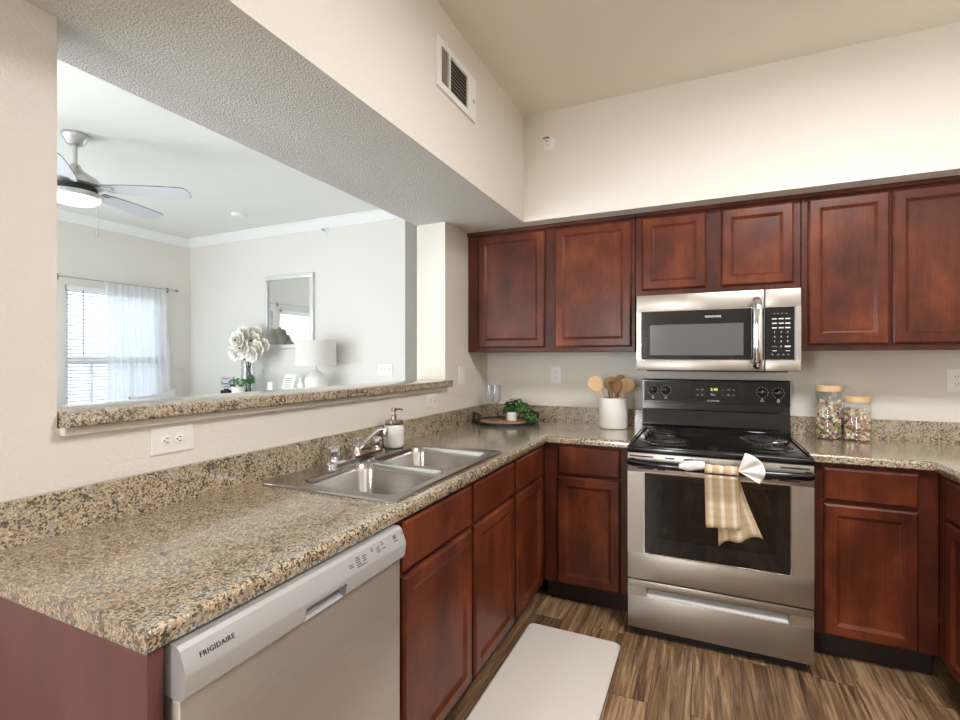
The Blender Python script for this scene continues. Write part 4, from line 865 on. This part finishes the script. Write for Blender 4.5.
# blinds
for num, (A0, A1) in enumerate(((WN0, WN1), (VN0, VN1))):
    bl = thing('window_blind', ('white horizontal slat blind half covered by the sheer curtain', 'white slat blind showing only in the lounge mirror')[num], 'blind', (-4.25, (A0+A1)/2, WZ1))
    hw = (A1-A0)/2-0.012
    b = MB(); b.box(-0.03, -hw, -0.045, 0.02, hw, -0.004, 0.003); b.build('headrail', 'trim', bl, smooth=None)
    b = MB(); z = -0.06
    while z > -1.40:
        b.loft([[(-0.028, -hw, z+0.007), (0.010, -hw, z-0.008), (0.010, -hw, z-0.0065), (-0.028, -hw, z+0.0085)], [(-0.028, hw, z+0.007), (0.010, hw, z-0.008), (0.010, hw, z-0.0065), (-0.028, hw, z+0.0085)]]); z -= 0.034
    b.build('slats', 'blind', bl, smooth=None)
    b = MB(); b.box(-0.028, -hw, -1.435, 0.010, hw, -1.415, 0.002); b.build('bottom_rail', 'trim', bl, smooth=None)
    b = MB(); b.tube([(0.03, -0.346, -0.04), (0.033, -0.346, -0.70)], 0.004, 6); b.build('tilt_wand', 'silver_dark', bl, smooth=50)
rd = thing('curtain_rod', 'thin dark curtain rod above the lounge window', 'curtain rod', (-4.19, -0.06, 2.128))
b = MB(); b.tube([(0, -1.70, 0), (0, 0.55, 0)], 0.0055, 8); b.build('rod', 'silver', rd, smooth=50)
for y in (-1.715, 0.565):
    b = MB(); b.lathe([(0.004, -0.02), (0.013, -0.008), (0.013, 0.008), (0.004, 0.02)], (0, y, 0), 12, 'y'); b.build('finial', 'silver_dark', rd, smooth=50)
for y in (-1.65, -0.57, 0.50):
    b = MB(); b.box(-0.0695, y-0.012, -0.03, -0.064, y+0.012, 0.03); b.tube([(-0.066, y, 0), (0.0, y, 0)], 0.005, 6); b.build('bracket', 'silver_dark', rd, smooth=None)
def sheer(u, v):
    y = lerp(lerp(-0.25, 0.40, u), lerp(-0.20, 0.52, u), v**1.6); z = lerp(2.122, 0.12, v)
    return (-4.19+0.020*math.sin(u*62+1.2*math.sin(v*3))+0.008*math.sin(u*29), y, z)
b = MB(); b.grid(sheer, 150, 24, uv=False); o = b.build('sheer_curtain', 'sheer', smooth=80, recalc=False); tag(o, 'white sheer curtain drawn to the right half of the lounge window', 'curtain')
# sofa with a cushion under the window
sf = thing('sofa', 'armless grey sofa under the lounge window', 'sofa', (-4.08, -0.80, 0))
b = MB(); b.box(0, -1.05, 0.08, 0.22, 1.05, 0.84, 0.06, 4); b.build('backrest', 'sofa', sf, smooth=50)
b = MB(); b.box(0.10, -1.05, 0.08, 0.95, 1.05, 0.30, 0.03, 3); b.build('seat_base', 'sofa', sf, smooth=50)
for y in (-0.525, 0.525):
    b = MB(); b.box(0.21, y-0.52, 0.30, 0.97, y+0.52, 0.46, 0.05, 4); b.build('seat_cushion', 'sofa', sf, smooth=50)
for (x, y) in ((0.14, -0.98), (0.86, -0.98), (0.14, 0.98), (0.86, 0.98)):
    b = MB(); b.lathe([(0.02, 0), (0.028, 0.081)], (x, y, 0), 12); b.build('leg', 'stem', sf, smooth=40)
def cushion(name, label, c, size, th, rot):
    b = MB()
    for s in (1, -1):
        def f(u, v):
            a, q = u*2-1, v*2-1; pin = 1-0.10*(1-abs(a)**2)*abs(q)**3-0; pin2 = 1-0.10*(1-abs(q)**2)*abs(a)**3
            return (s*th/2*(max(0, (1-a**4)*(1-q**4)))**0.5, a*size/2*pin2, q*size/2*pin)
        b.grid(f, 14, 14, uv=False)
    bmesh.ops.remove_doubles(b.bm, verts=b.bm.verts[:], dist=0.0005)
    o = b.build(name, 'pillow', smooth=70); o.location = c; o.rotation_euler = rot; return tag(o, label, 'cushion')
cushion('throw_pillow', 'pale grey square cushion propped on the sofa back', (-3.66, -0.02, 0.750), 0.50, 0.12, (R(7), R(-14), 0))
# sideboard along the mirror wall, with the things on it
sb = thing('sideboard', 'white sideboard under the lounge mirror, almost hidden by the ledge', 'sideboard', (-2.52, 0.715, 0))
TZ = 0.96
b = MB(); b.box(-0.88, -0.42, 0.10, 0.88, -0.01, TZ-0.03, 0.003); b.build('cabinet_body', 'trim', sb, smooth=None)
b = MB(); b.box(-0.90, -0.44, TZ-0.03, 0.90, -0.005, TZ, 0.004); b.build('top', 'trim', sb, smooth=None)
for k in range(4):
    x = -0.87+k*0.435; b = MB(); b.door(0.415, 0.78, x+0.01, 0.12, -0.42); dd = b.build('door', 'trim', sb, smooth=None)
    b = MB(); b.lathe([(0.006, -0.439), (0.012, -0.452), (0.010, -0.460)], (x+(0.37 if k % 2 == 0 else 0.06), 0, 0.55), 12, 'y'); b.build('knob', 'silver_dark', dd, smooth=40)
for x in (-0.83, 0.83):
    for y in (-0.38, -0.06):
        b = MB(); b.box(x-0.025, y-0.025, 0, x+0.025, y+0.025, 0.101); b.build('leg', 'trim', sb, smooth=None)
TZ += 0.0003
lm = thing('table_lamp', 'white ceramic table lamp with drum shade on the sideboard', 'lamp', (-2.058, 0.49, TZ))
b = MB(); b.lathe([(0.085, 0), (0.098, 0.01), (0.106, 0.06), (0.106, 0.17), (0.092, 0.205), (0.060, 0.235), (0.03, 0.255), (0.014, 0.268), (0.012, 0.285)], seg=32); b.build('lamp_base', 'ceramic', lm, smooth=45)
b = MB(); b.lathe([(0.006, 0.284), (0.006, 0.33)], seg=10); b.tube([(-0.18, 0, 0.53), (0.18, 0, 0.53)], 0.003, 6); b.tube([(0, 0, 0.33), (0, 0, 0.53)], 0.003, 6); b.build('stem', 'fan_metal', lm, smooth=40)
b = MB(); b.lathe([(0.196, 0.305), (0.192, 0.552), (0.189, 0.552), (0.193, 0.305)], seg=48, cap0=False, cap1=False); b.loft([[(0.196*math.cos(2*math.pi*k/48), 0.196*math.sin(2*math.pi*k/48), 0.305) for k in range(48)], [(0.193*math.cos(2*math.pi*k/48), 0.193*math.sin(2*math.pi*k/48), 0.305) for k in range(48)]], False, False); b.build('lamp_shade', 'shade', lm, smooth=45)
fg = thing('figurine', 'small white figurine standing just left of the lamp base', 'figurine', (-2.205, 0.44, TZ))
b = MB(); b.lathe([(0.04, 0), (0.042, 0.03), (0.030, 0.08), (0.034, 0.11), (0.022, 0.135), (0.012, 0.150), (0.018, 0.165), (0.018, 0.180), (0.008, 0.195)], seg=18); b.build('figurine_body', 'ceramic', fg, smooth=60)
b = MB(); b.lathe([(0.043, -0.0), (0.044, 0.006), (0.03, 0.008)], seg=18); b.build('plinth', 'ceramic', fg, smooth=40)
cd = thing('tent_card', 'white printed card leaning upright on the sideboard', 'card', (-2.445, 0.50, TZ))
b = MB(); b.loft([[(-0.085, -0.02, 0), (0.075, -0.02, 0), (0.075, -0.017, 0), (-0.085, -0.017, 0)], [(-0.065, 0.035, 0.215), (0.085, 0.035, 0.215), (0.085, 0.038, 0.215), (-0.065, 0.038, 0.215)]]); b.build('card_sheet', 'paper', cd, smooth=None)
b = MB()
for k in range(6):
    z = 0.06+k*0.022; y = -0.0205+z*0.2558; b.box(-0.05, y-0.001, z, 0.05-0.01*(k % 3), y, z+0.004)
b.build('text_lines', 'grey_mark', cd, smooth=None)
b = MB(); b.tube([(0.0, 0.03, 0.20), (0.0, 0.11, 0.003)], 0.003, 6); b.build('prop', 'paper', cd, smooth=None)
cb = MB(); cb.box(-2.695, 0.47, TZ, -2.625, 0.54, TZ+0.135, 0.004); tag(cb.build('candle_box', 'paper', smooth=None), 'small plain white box left of the printed card', 'box')
vs = thing('glass_vase', 'tall clear glass vase holding cream blossoms on the sideboard', 'vase', (-3.03, 0.52, TZ))
b = MB(); b.lathe([(0.066, 0), (0.070, 0.004), (0.070, 0.385), (0.066, 0.385), (0.066, 0.012), (0.001, 0.012)], seg=32); b.build('vase_body', 'jar_glass', vs, smooth=40)
fl = thing('flower_bouquet', 'large bunch of cream magnolia blossoms standing in the glass vase', 'flowers', (-3.03, 0.52, TZ+0.013))
b = MB(); rnd = random.Random(4)
for k in range(6):
    a = k*1.05; b.tube([(0.03*math.cos(a), 0.03*math.sin(a), 0), (0.02*math.cos(a+2), 0.02*math.sin(a+2), 0.2), (0.05*math.cos(a), 0.05*math.sin(a), 0.38), (0.16*math.cos(a), 0.09*math.sin(a), 0.50)], 0.006, 6)
b.build('stem', 'stem', fl, smooth=50)
for (x, y, z, r) in ((-0.09, -0.09, 0.43, 0.09), (0.13, -0.07, 0.41, 0.085), (-0.02, -0.11, 0.55, 0.11), (0.0, -0.06, 0.60, 0.105), (0.10, -0.02, 0.545, 0.10), (-0.08, -0.05, 0.52, 0.105), (0.02, -0.09, 0.47, 0.115), (0.16, -0.03, 0.46, 0.095), (-0.18, -0.02, 0.50, 0.085), (-0.14, -0.06, 0.42, 0.08), (0.08, 0.03, 0.62, 0.09), (-0.22, 0.0, 0.58, 0.06), (0.21, 0.02, 0.50, 0.07), (-0.05, 0.04, 0.62, 0.09)):
    b = MB(); c = Vector((x, y, z)); ax = Vector((x*0.9, -0.9+rnd.uniform(-.2, .2), (z-0.5)*1.5)).normalized(); t1 = ax.orthogonal().normalized(); t2 = ax.cross(t1)
    for lay, (np_, op, ln) in enumerate(((8, 1.1, 1.0), (7, 0.8, 0.85), (5, 0.45, 0.6))):
        for k in range(np_):
            a = 2*math.pi*k/np_+lay*0.5+rnd.uniform(-.15, .15); d = t1*math.cos(a)+t2*math.sin(a); s = ax.cross(d)
            def pp(q, w): 
                return c+d*(r*ln*math.sin(q*1.35)*op+0.004)+ax*(r*ln*(1-math.cos(q*1.5))*(1.25-op)*0.9+r*0.15*math.sin(q*6+k)*0.2)+s*(w*r*0.42*math.sin(math.pi*min(1, 0.12+q*0.86))**0.8)
            rows = [[b.bm.verts.new(pp(q, w)+ax*(0.08*r*w*w)) for w in (-1, 0, 1)] for q in (0, 0.3, 0.6, 0.85, 1.0)]
            for r1, r2 in zip(rows, rows[1:]):
                for m in range(2): b.bm.faces.new((r1[m], r1[m+1], r2[m+1], r2[m]))
    bs = b.build('blossom', 'petal', fl, smooth=60, recalc=False)
    if r > 0.095:
        b = MB(); cc = c+ax*r*0.30; b.lathe([(0.012, -0.008), (0.016, 0.0), (0.010, 0.010), (0.001, 0.012)], cc, 10); b.build('blossom_eye', 'stem', bs, smooth=50)
b = MB()
for k in range(26):
    a = rnd.uniform(2.3, 4.1); q = rnd.uniform(0.14, 0.34); z = 0.44+rnd.uniform(-0.06, 0.2); c = Vector((q*math.cos(a), rnd.uniform(-.08, .08), z)); b.lathe([(0.001, -0.012), (0.011, 0), (0.001, 0.012)], c, 6)
b.build('filler_buds', 'petal', fl, smooth=60)
ls = thing('leafy_plant', 'low green plant in a white dish in front of the vase', 'plant', (-2.99, 0.365, TZ))
b = MB(); b.lathe([(0.05, 0), (0.062, 0.01), (0.070, 0.085), (0.064, 0.085), (0.058, 0.06), (0.001, 0.06)], seg=28); b.build('dish', 'ceramic', ls, smooth=40)
rnd = random.Random(9)
leaves('foliage', 'leaf_grey', ls, [((0, 0, 0.13), 0.05), ((-0.07, -0.01, 0.12), 0.045), ((0.07, 0, 0.125), 0.045), ((0.14, 0, 0.13), 0.03), ((0.19, 0.01, 0.15), 0.022), ((0.17, 0.01, 0.19), 0.018)], 190, 0.022, rnd, 0)
sg = thing('word_sign', 'small grey sign with handwritten lettering left of the leafy plant', 'sign', (-3.21, 0.40, TZ))
b = MB(); b.box(-0.085, -0.012, 0.055, 0.115, 0.006, 0.185, 0.002); b.build('sign_face', 'sign_grey', sg, smooth=None)
b = MB(); b.box(-0.06, -0.03, 0.0, 0.06, 0.03, 0.04, 0.003); b.box(-0.03, -0.012, 0.039, 0.03, 0.006, 0.056); b.build('sign_foot', 'black_matte', sg, smooth=None)
b = MB(); pts = []
for k in range(60):
    q = k/59; x = -0.065+0.15*q; h = 0.012; 
    if q < 0.12 or q > 0.9: h = 0.030
    pts.append((x+0.006*math.cos(k*0.95), -0.0135, 0.102+h*(0.5+0.5*math.sin(k*0.95))))
b.tube(pts, 0.0022, 5); b.box(-0.06, -0.0135, 0.158, 0.05, -0.0118, 0.164); b.box(-0.03, -0.0135, 0.075, 0.09, -0.0118, 0.080); b.build('script_lettering', 'dark_mark', sg, smooth=50)
# mirror
mr = thing('wall_mirror', 'rectangular mirror in a thin silver-white frame on the lounge wall', 'mirror', (-2.640, 0.72, 1.838))
mw2, mh2, fw = 0.347, 0.396, 0.045
b = MB()
for (x0, z0_, x1, z1_) in ((-mw2, -mh2, mw2, -mh2+fw), (-mw2, mh2-fw, mw2, mh2), (-mw2, -mh2+fw, -mw2+fw, mh2-fw), (mw2-fw, -mh2+fw, mw2, mh2-fw)): b.box(x0, -0.032, z0_, x1, -0.0005, z1_, 0.006, 2)
b.build('frame', 'frame_silver', mr, smooth=30)
b = MB(); b.box(-mw2+fw-0.004, -0.012, -mh2+fw-0.004, mw2-fw+0.004, -0.008, mh2-fw+0.004); b.build('mirror_glass', 'mirror', mr, smooth=None)
